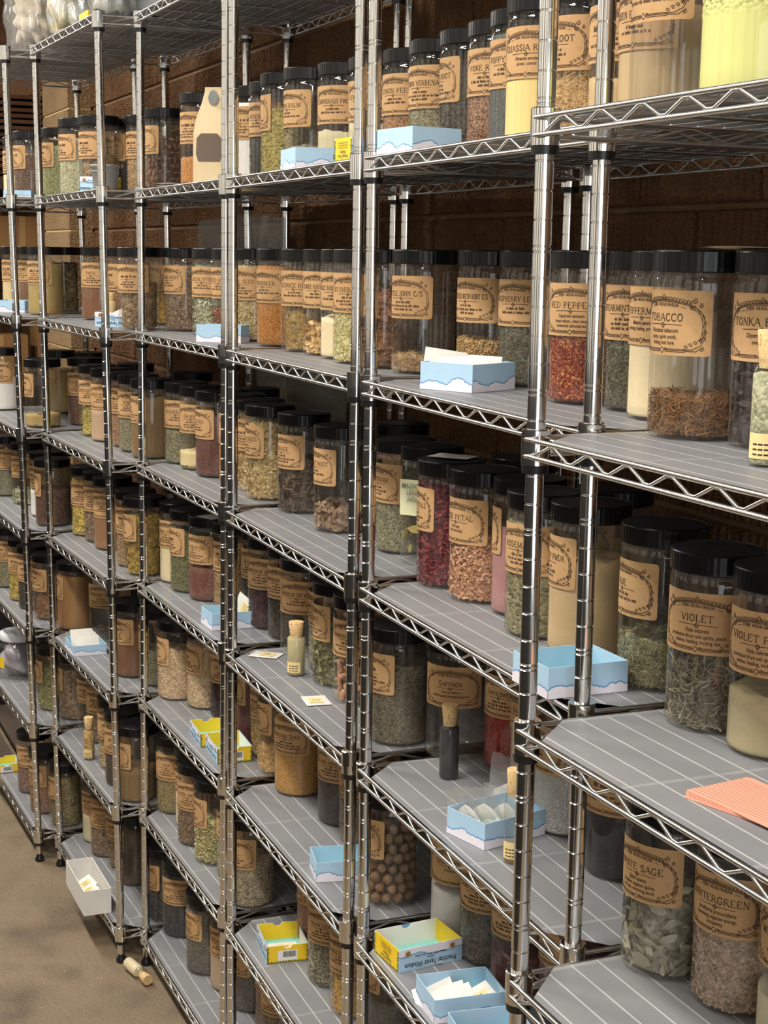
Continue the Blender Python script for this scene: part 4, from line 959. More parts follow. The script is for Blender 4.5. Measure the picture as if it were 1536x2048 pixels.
def card_box(A, a, b, h, th, style, label, name='card_box', up=False, words=True, seed=1, notch=True):
    """A: near bottom corner; a runs towards -X, b towards +Y, both turned by th degrees"""
    mb = MB(); t = .0016; L, u, l = A
    o_m, i_m = {'cloud': (0, 0), 'tarot': (5, 5), 'yellow': (5, 5)}[style], None
    wall = []
    faces = [((-a, 0), (0, 0), (0, -1), a), ((0, 0), (0, b), (1, 0), b), ((0, b), (-a, b), (0, 1), a), ((-a, b), (-a, 0), (-1, 0), b)]
    for k, (p, q, nr, ln) in enumerate(faces):
        om = 0 if style == 'cloud' or (k % 2 == 1) == (style == 'tarot') else 4
        im = 5 if (om == 0 and style != 'cloud') else om
        x0, x1 = sorted((p[0], q[0])); y0, y1 = sorted((p[1], q[1]))
        if nr[0] == 1: x0, x1 = -t, 0
        if nr[0] == -1: x0, x1 = -a, -a+t
        if nr[1] == -1: y0, y1 = 0, t; x0 += t; x1 -= t
        if nr[1] == 1: y0, y1 = b-t, b; x0 += t; x1 -= t
        if nr[1] == 0 and style != 'cloud' and notch:
            # thumb notch in the long side
            ym = (y0+y1)/2; r = .011; vs = []; top = [(y0, h), (ym-r, h)]+[(ym-r*cos(pi*i/8), h-r*.8*sin(pi*i/8)) for i in range(1, 8)]+[(ym+r, h), (y1, h)]
            N = len(top)
            for X in (x0, x1): vs += [(X, y, 0) for y, z in top]+[(X, y, z) for y, z in top]
            fs = []
            f1 = [(i, i+1, N+i+1, N+i) for i in range(N-1)]; f2 = [(2*N+i, 3*N+i, 3*N+i+1, 2*N+i+1) for i in range(N-1)]
            fs = [(N+i, N+i+1, 3*N+i+1, 3*N+i) for i in range(N-1)]+[(0, N, 3*N, 2*N), (N-1, 3*N-1, 4*N-1, 2*N-1)]
            mb.add(vs, f1, im if nr[0] == 1 else om); mb.add(vs, f2, om if nr[0] == 1 else im); mb.add(vs, fs, 5)
        else:
            mb.box((x0, y0, 0), (x1, y1, h), om)
            if im != om:
                e = .0004; q0 = y1+e if nr[1] == -1 else y0-e
                mb.add([(x0, q0, t), (x1, q0, t), (x1, q0, h-.0005), (x0, q0, h-.0005)], [(0, 1, 2, 3)], im)
        if om == 0:
            cloud_face(mb, (p[0], p[1]), ((q[0]-p[0])/ln, (q[1]-p[1])/ln), nr, ln, h, seed*7+k, 1, 2, flip=(style != 'cloud'))
    mb.box((-a+t, t, h-t if up else 0), (-t, b-t, h if up else t), 3 if not up else 0)
    if style != 'cloud':
        def print_on(k, s, size, cu, cv, inv, shear=0, mi=6):
            p, q, nr, ln = faces[k]; du = ((q[0]-p[0])/ln, (q[1]-p[1])/ln)
            for pl in bfont(s, size, shear):
                vs = []
                for (x, y) in pl:
                    if inv: x, y = -x, -y
                    uu = cu*ln+x*.8; vs.append((p[0]+du[0]*uu+nr[0]*.0011, p[1]+du[1]*uu+nr[1]*.0011, cv*h+y))
                mb.add(vs, [tuple(range(len(vs)))], mi)
        def blob(k, cu, cv, s, mi, pts):
            p, q, nr, ln = faces[k]; du = ((q[0]-p[0])/ln, (q[1]-p[1])/ln)
            mb.add([(p[0]+du[0]*(cu*ln+x*s)+nr[0]*.0010, p[1]+du[1]*(cu*ln+x*s)+nr[1]*.0010, cv*h+y*s) for x, y in pts], [tuple(range(len(pts)))], mi)
        longs = (1, 3) if style == 'tarot' else (0, 2)
        ends = (0, 2) if style == 'tarot' else (1, 3)
        for k in longs:
            p, q, nr, ln = faces[k]
            if words:
                inv = True
                print_on(k, 'Practical Tarot Wisdom', .0150, .5, .34, inv, .15)
                print_on(k, 'with the', .0058, .5, .52, inv); print_on(k, 'Radiant Rider-Waite Tarot Deck', .0066, .5, .66, inv, .2)
                for cu in (.14, .84): blob(k, cu, .80, .009, 8, [(-.9,-.7),(-.3,-.5),(0,-.95),(.35,-.5),(.95,-.6),(.5,-.05),(.75,.5),(.2,.3),(0,.9),(-.25,.3),(-.8,.45),(-.5,-.05)])
        for k in ends:
            p, q, nr, ln = faces[k]
            for e in (0, 1):
                for i in range(8): blob(k, e, .05+.11*i, .004, 7, [(0, 0), ((1-2*e)*(1+.5*(i % 3)), .5), ((1-2*e)*.6, 1.2), (0, 1.5)])
            for i in range(14): blob(k, .04+.07*i, 0.01, .004, 7, [(-1, 0), (1, 0), (.3, 1.1+.5*(i % 2)), (-.4, .7)])
            if style == 'tarot':
                print_on(k, 'Practical Tarot', .0095, .5, .30, True); print_on(k, 'Wisdom', .0095, .5, .48, True)
                for i, zz in enumerate((.62, .72, .82)): print_on(k, 'illustrated and explained cards', .0045, .5, zz, True)
            else:
                blob(k, .5, .42, .018, 5, [(-1.4,-.75),(1.4,-.75),(1.4,.75),(-1.4,.75)])
                rr = random.Random(3); x = -.7
                while x < 1.15:
                    wd = rr.choice((.03, .05, .08)); p2 = [(x,-.25),(x+wd,-.25),(x+wd,.6),(x,.6)]
                    pth = faces[k]; du = ((q[0]-p[0])/ln, (q[1]-p[1])/ln)
                    mb.add([(p[0]+du[0]*(.5*ln+xx*.018)+nr[0]*.0013, p[1]+du[1]*(.5*ln+xx*.018)+nr[1]*.0013, .42*h+yy*.018) for xx, yy in p2], [(0,1,2,3)], 6); x += wd+rr.choice((.03, .05))
    o = mb.obj(name, MATS_BOX); o.location = (A[0], A[1], A[2]); o.rotation_euler = (0, 0, radians(th))
    return tag(o, label, 'box')
def S_(L): return SURF[L]+.0003
def inbox(A, th, x, y, z):
    c, s = cos(radians(th)), sin(radians(th)); return (A[0]+x*c-y*s, A[1]+x*s+y*c, A[2]+z)

def packet_mesh(w_=.078, h_=.058, patch=True):
    mb = MB(); n = 6; vs = []
    for sgn in (1, -1):
        for i in range(n+1):
            for j in range(n+1):
                u, v = i/n, j/n; e = (sin(pi*u)*sin(pi*v))**.6*.0022+.0001*sin(i*3.1+j*2.2)
                vs.append(((u-.5)*w_, (v-.5)*h_, sgn*e+.0022))
    N = (n+1)**2; fs = []
    for s_ in range(2):
        for i in range(n):
            for j in range(n):
                q = [s_*N+i*(n+1)+j, s_*N+(i+1)*(n+1)+j, s_*N+(i+1)*(n+1)+j+1, s_*N+i*(n+1)+j+1]; fs.append(tuple(q if s_ == 0 else q[::-1]))
    mb.add(vs, fs, 0, 0, True)
    if patch:
        mb.add([(-.012, -.018, .00475), (.024, -.020, .00475), (.026, .012, .00475), (-.010, .014, .00475)], [(0,1,2,3)], 1)
        for i in range(3): mb.add([(-.004+x*.019, .006-.007*i+y*.0012, .0050) for x, y in ((0,0),(1,-.3),(1,.7),(0,1))], [(0,1,2,3)], 2)
    return mb.mesh('seed_packet', [OFFW, CREAM, KRAFTB])
PK = packet_mesh(); PK2 = packet_mesh(patch=False)
def packet(loc, rot, label, group, me=None, sc=1.0):
    o = link('seed_packet', me or PK, None, loc, rot); o.scale = (sc, sc, 1); return tag(o, label, 'packet', group)
def baggie(loc, rot, label, group, sc=1.0, fillm=None):
    mb = MB(); n = 7; vs = []; w_, h_ = .085, .085; rng = random.Random(int(loc[0]*997))
    for sgn in (1, -1):
        for i in range(n+1):
            for j in range(n+1):
                u, v = i/n, j/n; e = (sin(pi*u)*sin(pi*min(1, v*1.15)))**.7*.009 if v < .87 else 0
                vs.append(((u-.5)*w_, sgn*e+rng.uniform(-.0012, .0012), v*h_+.002*sin(i*2)))
    N = (n+1)**2; fs = []
    for s_ in range(2):
        for i in range(n):
            for j in range(n): fs.append((s_*N+i*(n+1)+j, s_*N+(i+1)*(n+1)+j, s_*N+(i+1)*(n+1)+j+1, s_*N+i*(n+1)+j+1))
    mb.add(vs, fs, 0, 0, True)
    o = mb.obj('zip_bag', [BAGM]); o.location = loc; o.rotation_euler = rot; o.scale = (sc,)*3; tag(o, label, 'bag', group)
    c = MB(); c.lathe([(.030, .004), (.037, .008), (.038, .022), (.034, .034), (.024, .042), (.010, .050)], 22); c.v = [(x*(1+.06*sin(z*300)), y*.19+.001*sin(x*200+z*150), z+.004*sin(x*90)) for x, y, z in c.v]
    c.obj('contents', [fillm or noisy('salt_in_bag', ['e4dfd6', 'f0ece4'], 60, .9, bump=.2)], o)
    return o
def vial(loc, r, h, label, cont, fill, tagged=True, rot=(0, 0, 0), cork=True):
    """corked glass vial; h includes the cork"""
    hb = h*.80; t = thing('corked_vial', label, 'vial', loc); t.rotation_euler = rot
    mb = MB(); mb.lathe([(.001, .001), (r*.92, .0005), (r, .004), (r, hb*.82), (r*.86, hb*.90), (r*.70, hb*.94), (r*.70, hb*.98), (r*.80, hb)], 28, cap0=False, cap1=False); mb.obj('vial_glass', [GLASSM], t)
    mb = MB(); mb.lathe([(r*.64, hb*.90), (r*.70, hb), (r*.84, h-.001), (r*.80, h)], 24); mb.obj('cork_stopper', [CORK], t)
    if cont:
        sh, size, cols, _ = K[cont]; mb = MB(); mb.lathe([(r*.85, .003), (r*.95, .006), (r*.95, hb*fill), (r*.5, hb*fill+.003)], 24); mb.obj('contents', [content_mat(cont)[0]], t)
    if tagged:
        mb = MB(); R = r+.0003; vs = []
        c0 = atan2(-loc[1], -loc[0])
        for i in range(9):
            a = c0-1.2+1.7*i/8
            for z in (.010, .010+min(.03, h*.2)): vs.append((R*cos(a), R*sin(a), z))
        mb.add(vs, [(2*i, 2*i+2, 2*i+3, 2*i+1) for i in range(8)], 0, 0, True)
        for k in range(3):
            for i in range(3):
                a = c0-.8+.35*i; R2 = R+.0004; z = .014+k*.006; mb.add([(R2*cos(a), R2*sin(a), z), (R2*cos(a+.28), R2*sin(a+.28), z), (R2*cos(a+.28), R2*sin(a+.28), z+.002), (R2*cos(a), R2*sin(a), z+.002)], [(0,1,2,3)], 1)
        mb.obj('vial_label', [CREAM, KRAFTB], t)
    return t

R4, R5 = 'fifth rack from left', 'rightmost rack'
# ---- boxes
A = (-1.952, 1.104, S_(4)); card_box(A, .112, .137, .048, 0, 'cloud', 'empty light blue cloud box in front of the rosemary powder jar by the posts', seed=3)
A = (-2.47, 1.222, S_(3)); B = A; card_box(A, .118, .130, .050, 27, 'cloud', 'light blue cloud box packed with white packets, third shelf, fifth rack', seed=5)
for i in range(8): packet(inbox(B, 27, -.060, .020+i*.0135, .030), (radians(78), 0, radians(27)), '%s standing white packet from the front, in the blue box, third shelf' % ORD[i+1], 'white packets standing in the blue box', PK2)
packet(inbox(B, 27, -.098, .045, .042), (radians(72), radians(8), radians(70)), 'tan packet leaning at the left end of the white packets in the blue box', None, PK2)
A = (-2.628, 1.167, S_(2)); card_box(A, .125, .106, .047, 8, 'cloud', 'light blue cloud box at the shelf edge below the lemon peel jar', seed=8, up=False)
A = (-3.277, 1.176, S_(2)); card_box(A, .140, .088, .047, -6, 'cloud', 'light blue cloud box at the shelf edge below the lemon balm jar', seed=11)
A = (-2.935, 1.172, S_(2)); card_box(A, .080, .110, .047, 4, 'tarot', 'yellow and blue deck box beside the chrome post on the second shelf', seed=12)
vial((-2.985, 1.215, S_(2)+.003), .0150, .095, 'corked vial standing in the yellow deck box on the second shelf', 'cream', .5)
A = (-4.09, 1.187, S_(3)); card_box(A, .055, .132, .048, -42, 'cloud', 'light blue cloud box in front of the eucalyptus jar', seed=14)
A = (-3.986, 1.200, S_(5)); card_box(A, .105, .135, .047, 0, 'cloud', 'light blue cloud box with one packet, fifth shelf, third rack', seed=15)
packet(inbox(A, 0, -.055, .112, .046), (radians(80), radians(20), radians(20)), 'white packet sticking up out of the blue box on the fifth shelf', None, PK)
A = (-5.233, 1.077, S_(6)); B = A; card_box(A, .150, .115, .036, 0, 'cloud', 'light blue cloud box with fanned packets, sixth shelf, second rack', seed=16)
for i in range(7): packet(inbox(B, 0, -.128+i*.018, .055, .036), (radians(58), 0, radians(90+3*(i % 3))), '%s fanned packet from left in the blue box, sixth shelf, second rack' % ORD[i+1], 'fanned packets in the blue box', PK2)
A = (-3.954, 1.205, S_(6)); card_box(A, .150, .098, .044, -4, 'yellow', 'yellow and blue deck box half nearest the chrome posts, sixth shelf', seed=17)
A = (-4.112, 1.203, S_(6)); card_box(A, .140, .092, .040, -4, 'yellow', 'open deck box half with yellow inside, left of the barcode one', seed=18)
A = (-3.487, 1.192, S_(7)); B = A; card_box(A, .138, .107, .046, -8, 'yellow', 'yellow deck box with barcode and one tan packet, seventh shelf', seed=19)
packet(inbox(B, -8, -.07, .055, .004), (.05, 0, 1.4), 'tan packet lying in the yellow deck box on the seventh shelf', None, PK)
A = (-2.614, 1.166, S_(6)); B = A; card_box(A, .106, .143, .046, 4, 'tarot', 'yellow and blue Practical Tarot Wisdom deck box beside the post', seed=20)
packet(inbox(B, 4, -.03, .06, .004), (.02, 0, 1.5), 'white slip lying in the Practical Tarot Wisdom deck box', None, PK2)
A = (-2.402, 1.145, S_(6)); B = A; card_box(A, .108, .140, .046, -6, 'cloud', 'light blue cloud box with four white packets, sixth shelf, fifth rack', seed=21)
for i, (x, y, tz) in enumerate(((-.085, .030, 75), (-.065, .045, 70), (-.045, .055, 78), (-.030, .095, 95))): packet(inbox(B, -6, x, y, .012+i*.002), (.35, radians(-18), radians(tz)), 'white packet, %s from left, in the blue box of four packets' % ORD[i+1] if i < 3 else 'white packet with a tan label at the front of the blue box', 'loose packets in the blue box' if i < 3 else None, PK2 if i < 3 else PK)
A = (-2.255, 1.135, S_(6)); B = A; card_box(A, .100, .130, .046, -8, 'cloud', 'light blue cloud box holding a red packet at the bottom edge', seed=22)
o = packet(inbox(B, -8, -.05, .07, .010), (.1, .1, 1.2), 'red-orange packet with cream label in the bottom blue box', None, PK)
o.data = PK.copy(); o.data.materials[0] = noisy('red_packet', ['b04a30', 'c86048'], 30, .5)
A = (-3.090, 1.172, S_(6)); card_box(A, .098, .135, .046, -12, 'cloud', 'empty light blue cloud box behind the double posts, sixth shelf', seed=23)
A = (-2.293, 1.182, S_(5)); B = A; card_box(A, .106, .140, .048, 13, 'cloud', 'light blue cloud box stuffed with clear salt bags, fifth shelf', seed=24)
for i, (x, y, rz, ry) in enumerate(((-.070, .030, 10, -22), (-.062, .060, 25, -14), (-.045, .095, 15, -8))): baggie(inbox(B, 13, x, y, .004), (radians(12), radians(ry), radians(rz)), 'clear zip bag of white salt in the blue box, the %s of three' % ('left', 'middle', 'right')[i], 'clear salt bags in the blue box')
baggie((-2.425, 1.305, S_(5)), (radians(-6), 0, radians(30)), 'larger clear zip bag of salt standing behind the blue box', None, 1.3)
A = (-6.400, .968, S_(8)); B = A; card_box(A, .125, .116, .036, 0, 'yellow', 'yellow deck box on the lowest shelf of the leftmost rack', seed=25)
A = (-4.985, 1.110, S_(3)); B = A; card_box(A, .090, .130, .046, -38, 'tarot', 'blue and yellow deck box with a cork vial, third shelf, second rack', seed=26)
vial(inbox(B, -38, -.060, .030, .003), .0165, .105, 'corked vial standing in the deck box, third shelf, second rack', 'tanpow', .9)
packet(inbox(B, -38, -.04, .10, .048), (.3, .1, .6), 'crumpled white packet on the deck box, third shelf, second rack', None, PK2)
A = (-6.150, .985, S_(3)); card_box(A, .105, .120, .046, -35, 'cloud', 'light blue cloud box, third shelf, leftmost rack', seed=27)
A = (-5.055, 1.083, S_(2)); card_box(A, .060, .115, .050, -40, 'tarot', 'small blue and yellow deck box, second shelf, second rack', seed=28)
A = (-5.86, .975, S_(2)); card_box(A, .14, .10, .030, -20, 'cloud', 'low light blue cloud box, second shelf, leftmost rack', seed=29)
# white carton hanging over the edge of the lowest shelf
mb = MB(); a, b, h, t = .290, .092, .086, .0025
for (p, q) in (((-a, 0, 0), (0, t, h)), ((-a, b-t, 0), (0, b, h)), ((-a, t, 0), (-a+t, b-t, h)), ((-t, t, 0), (0, b-t, h)), ((-a+t, t, 0), (-t, b-t, t))): mb.box(p, q)
o = mb.obj('white_carton', [noisy('worn_white_card', ['dedad4', 'e9e6e2'], 12, .7)]); o.location = (-4.857, 1.020, S_(8)); tag(o, 'long open white carton holding packets on the lowest shelf', 'box')
for i in range(4): packet((-4.93-.045*i, 1.066, S_(8)+.014+.006*(i % 2)), (radians(10*(i-1)), radians(-24), radians(80+8*i)), 'white packet, %s from the near end, in the long white carton' % ORD[i+1], 'packets in the white carton', PK, .95)
# vials
vial((-3.486, 1.263, S_(5)), .0225, .134, 'corked vial of beige powder, fifth shelf, before the woods jar', 'beigepow', .88)
vial((-2.663, 1.288, S_(5)), .0198, .150, 'corked vial of black powder before the saffron jar', 'blackpow', .86, False)
vial((-2.232, 1.205, S_(5)), .0170, .165, 'tall corked vial with amber powder beside the near post', 'ochrepow', .18)
vial((-5.236, 1.126, S_(7)), .0200, .153, 'corked vial of golden seeds, seventh shelf, second rack', 'tangrain', .85)
vial((-1.497, 1.128, S_(3)), .0200, .160, 'corked vial of green uva leaf at the right edge', 'palegreen', .85)
# cork vial on the floor
t = vial((-4.665, 1.120, .0215), .0205, .150, 'corked empty vial lying on the concrete floor', None, 0, True, (pi/2, 0, radians(101)))
mb = MB(); mb.lathe([(.0190, .004), (.0193, .0075), (.0193, .075), (.0150, .080)], 24); mb.obj('contents', [content_mat('cream')[0]], t)
# packets on shelves and lids
packet((-3.686, 1.253, S_(5)), (0, 0, radians(50)), 'white packet lying flat beside the first vial, fifth shelf', None, PK)
packet((-3.252, 1.228, S_(5)), (0, 0, radians(-8)), 'white packet lying flat before the jumping beans jar', None, PK)
packet((-2.765, 1.330, SURF[4]+.2536), (0, 0, radians(40)), 'white packet lying on the lid of the red rose petal jar', None, PK2, 1.1)
packet((-4.33, 1.300, SURF[5]+.2536), (0, 0, radians(20)), 'white packet lying on the lid of the paradise grain jar', None, PK2)
o = packet((-1.72, 1.235, SURF[3]+.2536), (0, 0, radians(70)), 'brown paper packet lying on the lid of the tobacco jar', None, PK2, 1.25)
o.data = PK2.copy(); o.data.materials[0] = BAGPAPER
o = packet((-5.80, 1.150, S_(3)), (0, 0, .5), 'brown paper packet lying on the third shelf, leftmost racks', None, PK2); o.data = PK2.copy(); o.data.materials[0] = noisy('brown_packet', ['9a6a4a', 'ae7c5a'], 20, .6)
for i in range(3): packet((-4.52+.02*i, 1.225, S_(2)+.0048*i), (0, 0, .3*i), 'white packet, %s from the bottom, stacked below the cacao jar' % ORD[i+1], 'stacked packets below the cacao jar', PK2)
# stack of ruled coral cards
mb = MB()
import mathutils
for i in range(9):
    c = mathutils.Matrix.Rotation(radians(-1.5*i*(1 if i % 2 else .6)), 3, 'Z'); z = .0004+.00062*i; w, h = .076, .051
    vs = [c@mathutils.Vector((x, y, z+dz)) for dz in (0, .0005) for x, y in ((-w, -h), (w, -h), (w, h), (-w, h))]
    mb.add([tuple(v) for v in vs], [(0,3,2,1),(4,5,6,7),(0,1,5,4),(1,2,6,5),(2,3,7,6),(3,0,4,7)], 0)
    if i == 8:
        for k in range(13):
            y = -.043+k*.0068; q = [c@mathutils.Vector(p) for p in ((-w, y, z+.0007), (w, y, z+.0007), (w, y+.0007, z+.0007), (-w, y+.0007, z+.0007))]
            mb.add([tuple(v) for v in q], [(0,1,2,3)], 1)
o = mb.obj('index_card_stack', [CORAL, LINEM]); o.location = (-1.460, 1.124, S_(4)); o.rotation_euler = (0, 0, radians(16)); tag(o, 'fanned stack of ruled coral index cards on the fourth shelf', 'cards')
# coffee style paper bag, second shelf, third rack
t = thing('paper_gusset_bag', 'tan paper bag with a window and black oval sticker, second shelf', 'bag', (-4.10, 1.235, S_(2)), radians(58))
mb = MB(); w2, d2 = .044, .030
prof = [(0, w2, d2, 0), (.06, w2, d2, 0), (.125, w2, d2*.9, 0), (.165, w2*.95, d2*.6, .002), (.205, w2*.75, d2*.3, .006), (.238, w2*.62, .003, .008), (.250, w2*.60, .003, .008)]
vs = []; 
for (z, ww, dd, sh) in prof:
    for (sx_, sy_) in ((-1,-1),(1,-1),(1.0,0),(1,1),(-1,1),(-1.0,0)): vs.append((sx_*ww*(1 if sy_ else .86)+sh, sy_*dd, z))
fs = [(5,4,3,2,1,0)]
for k in range(len(prof)-1):
    for i in range(6): j = (i+1) % 6; fs.append((k*6+i, k*6+j, k*6+6+j, k*6+6+i))
mb.add(vs, fs, 0); mb.obj('paper_body', [BAGPAPER], t)
mb = MB(); P = [(-.030, .055), (.030, .055), (.036, .075), (.034, .115), (.022, .128), (-.022, .128), (-.034, .115), (-.036, .075)]
mb.add([(x, -d2-.0012, z) for x, z in P], [tuple(range(8))]); mb.obj('window', [mat('window_film', (.16, .12, .09), .15)], t)
mb = MB(); P = [(.014*cos(a*pi/4)+.007, .222+.020*sin(a*pi/4)) for a in range(8)]
mb.add([(x, -.0165+(.238-z)*-.18+.004, z) for x, z in P], [tuple(range(8))]); mb.obj('sticker', [mat('black_sticker', (.02, .03, .03), .3)], t)
# grey bucket
t = thing('small_pail', 'small grey metal pail on the second shelf, second rack', 'pail', (-4.90, 1.130, S_(2)))
mb = MB(); mb.lathe([(.036, 0), (.0365, .002), (.043, .072), (.0455, .074), (.0455, .080), (.0435, .081), (.042, .074), (.035, .004)], 32, cap1=False); mb.lathe([(.0425, .058), (.0438, .060), (.0425, .062)], 32, cap0=False, cap1=False); mb.obj('pail_body', [GREYM], t)
# big clear jar with white lid, leftmost rack
t = thing('cookie_jar', 'round clear jar with white lid holding plastic bags, leftmost rack', 'jar', (-6.42, 1.09, S_(7)))
t.scale = (1.08, 1.08, 1.08)
mb = MB(); mb.lathe([(.05, .001), (.078, .003), (.088, .015), (.092, .05), (.090, .11), (.078, .135), (.066, .143), (.066, .160)], 40, cap0=False, cap1=False); mb.obj('jar_body', [GLASSM], t)
mb = MB(); mb.lathe([(.070, .148), (.071, .150), (.071, .176), (.066, .180)], 40); mb.obj('lid', [mat('white_lid', (.78, .82, .88), .4)], t)
def lump(name, r, seed, m, parent=None, sc=(1, 1, 1), amp=.22, n=26, k=16, fr=3.0, loc=None, sq=.0):
    rng = random.Random(seed); ph = [rng.uniform(0, 6.28) for _ in range(9)]; mb = MB(); vs = []
    for i in range(k+1):
        th = pi*i/k
        for j in range(n):
            a = 2*pi*j/n; x, y, z = sin(th)*cos(a), sin(th)*sin(a), cos(th)
            d = 1+amp*(sin(x*fr+ph[0]+2*z)*sin(y*fr*1.3+ph[1])+.6*sin(z*fr*2+ph[2]+x*3)+.35*sin(x*fr*4+y*fr*3+ph[3])*sin(z*fr*3.5+ph[4]))
            if sq: mm = max(abs(x), abs(y), abs(z)); d = d*((1-sq)+sq/mm)
            vs.append((r*d*x*sc[0], r*d*y*sc[1], r*d*z*sc[2]))
    z0 = min(v[2] for v in vs); vs = [(x, y, z-z0) for x, y, z in vs]
    fs = [(i*n+j, (i+1)*n+j, (i+1)*n+(j+1) % n, i*n+(j+1) % n) for i in range(k) for j in range(n)]
    mb.add(vs, fs, 0, 0, True); o = mb.obj(name, [m] if not isinstance(m, list) else m, parent)
    if loc: o.location = loc
    return o
FILM = noisy('crumpled_film', ['6c6470', 'b0a8b0', 'd8d4d8'], 20, .2, bump=.4, bscale=30)
lump('bag_bundle', .062, 4, FILM, t, (1.1, 1.1, 1.0), .18, loc=(0, 0, .010))
mb = MB(); mb.add([(.0935*cos(a), .0935*sin(a), z) for a in (-1.1, -.8) for z in (.05, .09)], [(0,2,3,1)]); mb.obj('label', [YELL], t)
# hanging and folded bags behind the jars
def flat_bag(loc, rz, w_, h_, m, label, seed, lean=0):
    mb = MB(); rng = random.Random(seed); n = 12; vs = []
    for s_ in (1, -1):
        for i in range(n+1):
            for j in range(n+1):
                u, v = i/n, j/n; e = .006*(sin(pi*u)*sin(pi*v))**.5+.004*sin(u*9+seed)*sin(v*7)
                vs.append(((u-.5)*w_, s_*.003*sin(pi*u)+e*s_*.6+.004*sin(u*11+v*5), v*h_*(1-.03*sin(u*5+seed))))
    N = (n+1)**2; fs = [(s_*N+i*(n+1)+j, s_*N+(i+1)*(n+1)+j, s_*N+(i+1)*(n+1)+j+1, s_*N+i*(n+1)+j+1) for s_ in range(2) for i in range(n) for j in range(n)]
    mb.add(vs, fs, 0, 0, True); o = mb.obj('plastic_bag', [m]); o.location = loc; o.rotation_euler = (lean, 0, rz); return tag(o, label, 'bag')
flat_bag((-4.93, 1.575, S_(3)+.01), .05, .78, .345, GREYBAG, 'large clear plastic bag standing behind jars against the wall', 2)
o = flat_bag((-4.38, 1.585, S_(4)+.01), .03, .72, .33, GREYBAG, 'large grey plastic bag with a white label behind the lovage jar', 5)
mb = MB(); mb.add([(.10, -.02, .02), (.26, -.02, .02), (.26, -.02, .10), (.10, -.02, .10)], [(0,1,2,3)]); mb.obj('label', [WHITEP], o)
# things on the top shelf
Z1 = S_(1)
t = thing('storage_bag', 'large clear bag of pale stuff at the top left corner', 'bag', (-5.98, 1.13, Z1)); lump('bag_film', .17, 3, BAGM, t, (.85, .62, 1.35), .07, fr=9, sq=.6, n=48, k=30); lump('bag_fill', .12, 8, noisy('pale_fill', ['b0a490', 'd9cbb4', 'e6dcc8'], 30, .7, bump=.3), t, (.95, .62, 1.0), .16, loc=(0, 0, .02), fr=9, n=48, k=30, sq=.4)
t = thing('storage_bag', 'crumpled silver-grey bag left of the dark tote, top shelf', 'bag', (-5.45, 1.16, Z1)); lump('bag_film', .16, 11, noisy('silver_film', ['9a9ea0', 'd0d2d2', 'c8b98a', 'e0e2e2'], 14, .22, bump=.5, bscale=24, metal=.3), t, (.72, .50, 1.5), .07, fr=10, sq=.7, n=52, k=34)
t = thing('storage_bag', 'clear bag with a yellow tag beside the grey tote, top shelf', 'bag', (-5.06, 1.22, Z1)); lump('bag_film', .15, 14, BAGM, t, (.8, .6, 1.3), .07, fr=9, sq=.6, n=48, k=30); lump('bag_fill', .11, 15, noisy('grey_fill', ['55565c', '8c8c84', 'b0a88a'], 18, .4, bump=.3), t, (.95, .7, 1.2), .12, loc=(0, 0, .01), fr=8, n=48, k=30, sq=.5)
mb = MB(); mb.box((-.06, -.118, .03), (.07, -.112, .05)); mb.obj('yellow_tag', [YELL], t)
t = thing('storage_tote', 'dark slate plastic tote on the top shelf', 'tote', (-4.60, 1.355, Z1)); mb = MB()
mb.box((-.27, -.13, 0), (.27, .14, .22)); mb.box((-.28, -.138, .20), (.28, .148, .225)); mb.obj('tote_body', [noisy('slate_plastic', ['1b2025', '262c31'], 10, .5)], t)
t = thing('plastic_tub', 'pale translucent tub overhanging the top shelf front', 'tub', (-4.10, 1.255, Z1)); mb = MB()
mb.lathe([(.085, .001), (.100, .006), (.105, .03), (.110, .16), (.112, .162)], 36); mb.obj('tub_body', [noisy('milky_plastic', ['b4b0aa', 'cbc7c0'], 8, .35)], t)

# ---------------------------------------------------------------- beyond the racks, left
t = thing('storage_rack', 'dark steel rack with stacked cardboard beyond the shelving', 'rack', (-8.75, 1.0, 0)); DK = mat('black_steel', (.012, .012, .013), .5)
mb = MB()
for x in (0, -1.6):
    for y in (0, .85): mb.box((x-.025, y-.025, 0), (x+.025, y+.025, 3.6))
mb.obj('frame', [DK], t)
for z in (.10, .85, 1.55, 2.25, 2.62): mb = MB(); mb.box((-1.6, -.02, z), (0, .87, z+.05)); mb.obj('shelf_board', [mat('dark_board', (.05, .03, .018), .7)], t)
BROWNC = noisy('corrugated_edge', ['2a150b', '5a3820', '7a5230'], 3, .85)
for i in range(14):
    mb = MB(); rr = random.Random(i); mb.box((-1.45+rr.uniform(0, .1), .05+rr.uniform(0, .06), 0), (-.06-rr.uniform(0, .08), .78, .020)); o = mb.obj('cardboard_flat', [BROWNC])
    o.location = (-8.75, 1.0, 2.672+.034*i); tag(o, 'flattened brown cardboard sheet, %s from the bottom of the stack' % (ORD+['twelfth', 'thirteenth', 'fourteenth'])[i+1], 'cardboard', 'stacked cardboard flats')
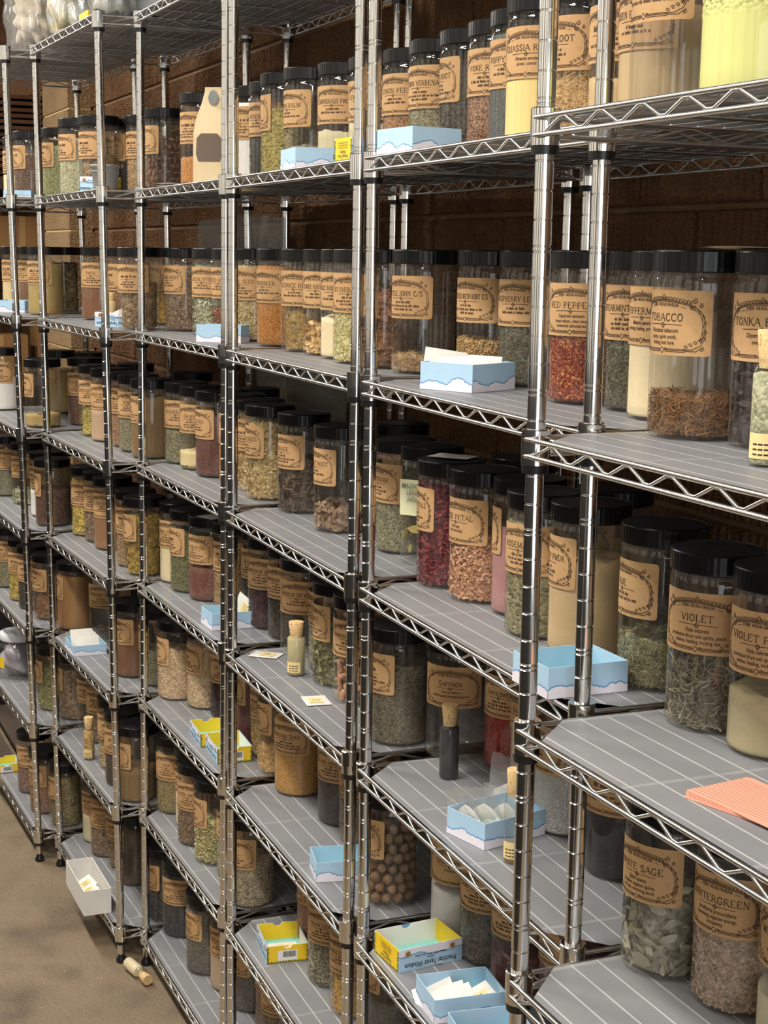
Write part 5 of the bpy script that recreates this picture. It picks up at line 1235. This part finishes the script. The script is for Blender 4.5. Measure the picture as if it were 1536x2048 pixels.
for i, (x, y, z, w_, h_) in enumerate(((-8.90, 1.30, 1.60, .30, .22), (-8.92, 1.66, 1.60, .20, .34), (-8.95, 1.42, 2.30, .34, .18), (-8.9, 1.22, .90, .3, .25))):
    mb = MB(); mb.box((-.25, 0, 0), (0, w_, h_)); mb.box((-.002, w_*.45, 0), (.001, w_*.55, h_), 1); o = mb.obj('cardboard_box', [noisy('box_card', ['8a6238', '9c7244'], 4, .8), mat('packing_tape', 'b08a58', .4)]); o.location = (x, y, z+.002)
    tag(o, ['wide tan cardboard box on the dark rack behind the left jars', 'narrow upright tan cardboard box on the dark rack', 'flat tan cardboard box high on the dark rack', 'tan cardboard box low on the dark rack'][i], 'box')
t = thing('timber_pallet', 'weathered grey-brown timber pallet on the floor beyond the racks', 'pallet', (-6.70, 1.0, 0))
for k in range(6):
    mb = MB(); mb.box((-.9, .0+.15*k, .045), (0, .12+.15*k, .062)); mb.obj('deck_board', [noisy('weathered_board', ['3c3027', '5c4c40'], 3, .8, vec=(1, 8, 1))], t)
for k in range(3): mb = MB(); mb.box((-.9, .38*k, 0), (0, .38*k+.06, .045)); mb.obj('stringer', [mat('pallet_wood', (.07, .05, .035), .85)], t)
t = thing('dark_filler_cabinet', 'added black cabinet darkening the area beyond the leftmost rack', 'cabinet', (-7.95, 1.02, 0))  # invented filler, added to make the gap past the leftmost rack dark
mb = MB(); mb.box((-.3, 0, .04), (.3, .55, 1.05)); mb.obj('cabinet_body', [DK], t)
for k in (0, 1): mb = MB(); mb.box((-.29+.295*k, -.008, .06), (-.005+.295*k, 0, 1.03)); o = mb.obj('door', [DK], t); mb = MB(); mb.box((-.04+.06*k, -.03, .5), (-.025+.06*k, -.008, .62)); mb.obj('handle', [GREYM], o)
mb = MB(); mb.box((-.28, .02, 0), (.28, .53, .04)); mb.obj('plinth', [DK], t)
# crumbs on the concrete
rng = random.Random(9); mb = MB()
for i in range(60):
    x, y, s = rng.uniform(-6.2, -4.0), rng.uniform(.6, 1.15), rng.uniform(.001, .005)
    mb.add([(x+s*cos(a), y+s*.7*sin(a), .0006+.0012*(a > 3)) for a in (0, 1.2, 2.5, 3.7, 5)], [(0,1,2,3,4)])
o = mb.obj('floor_crumbs', [mat('herb_crumb', 'c9b48a', .8)]); o['kind'] = 'stuff'; tag(o, 'pale herb crumbs scattered on the concrete floor', 'crumbs')
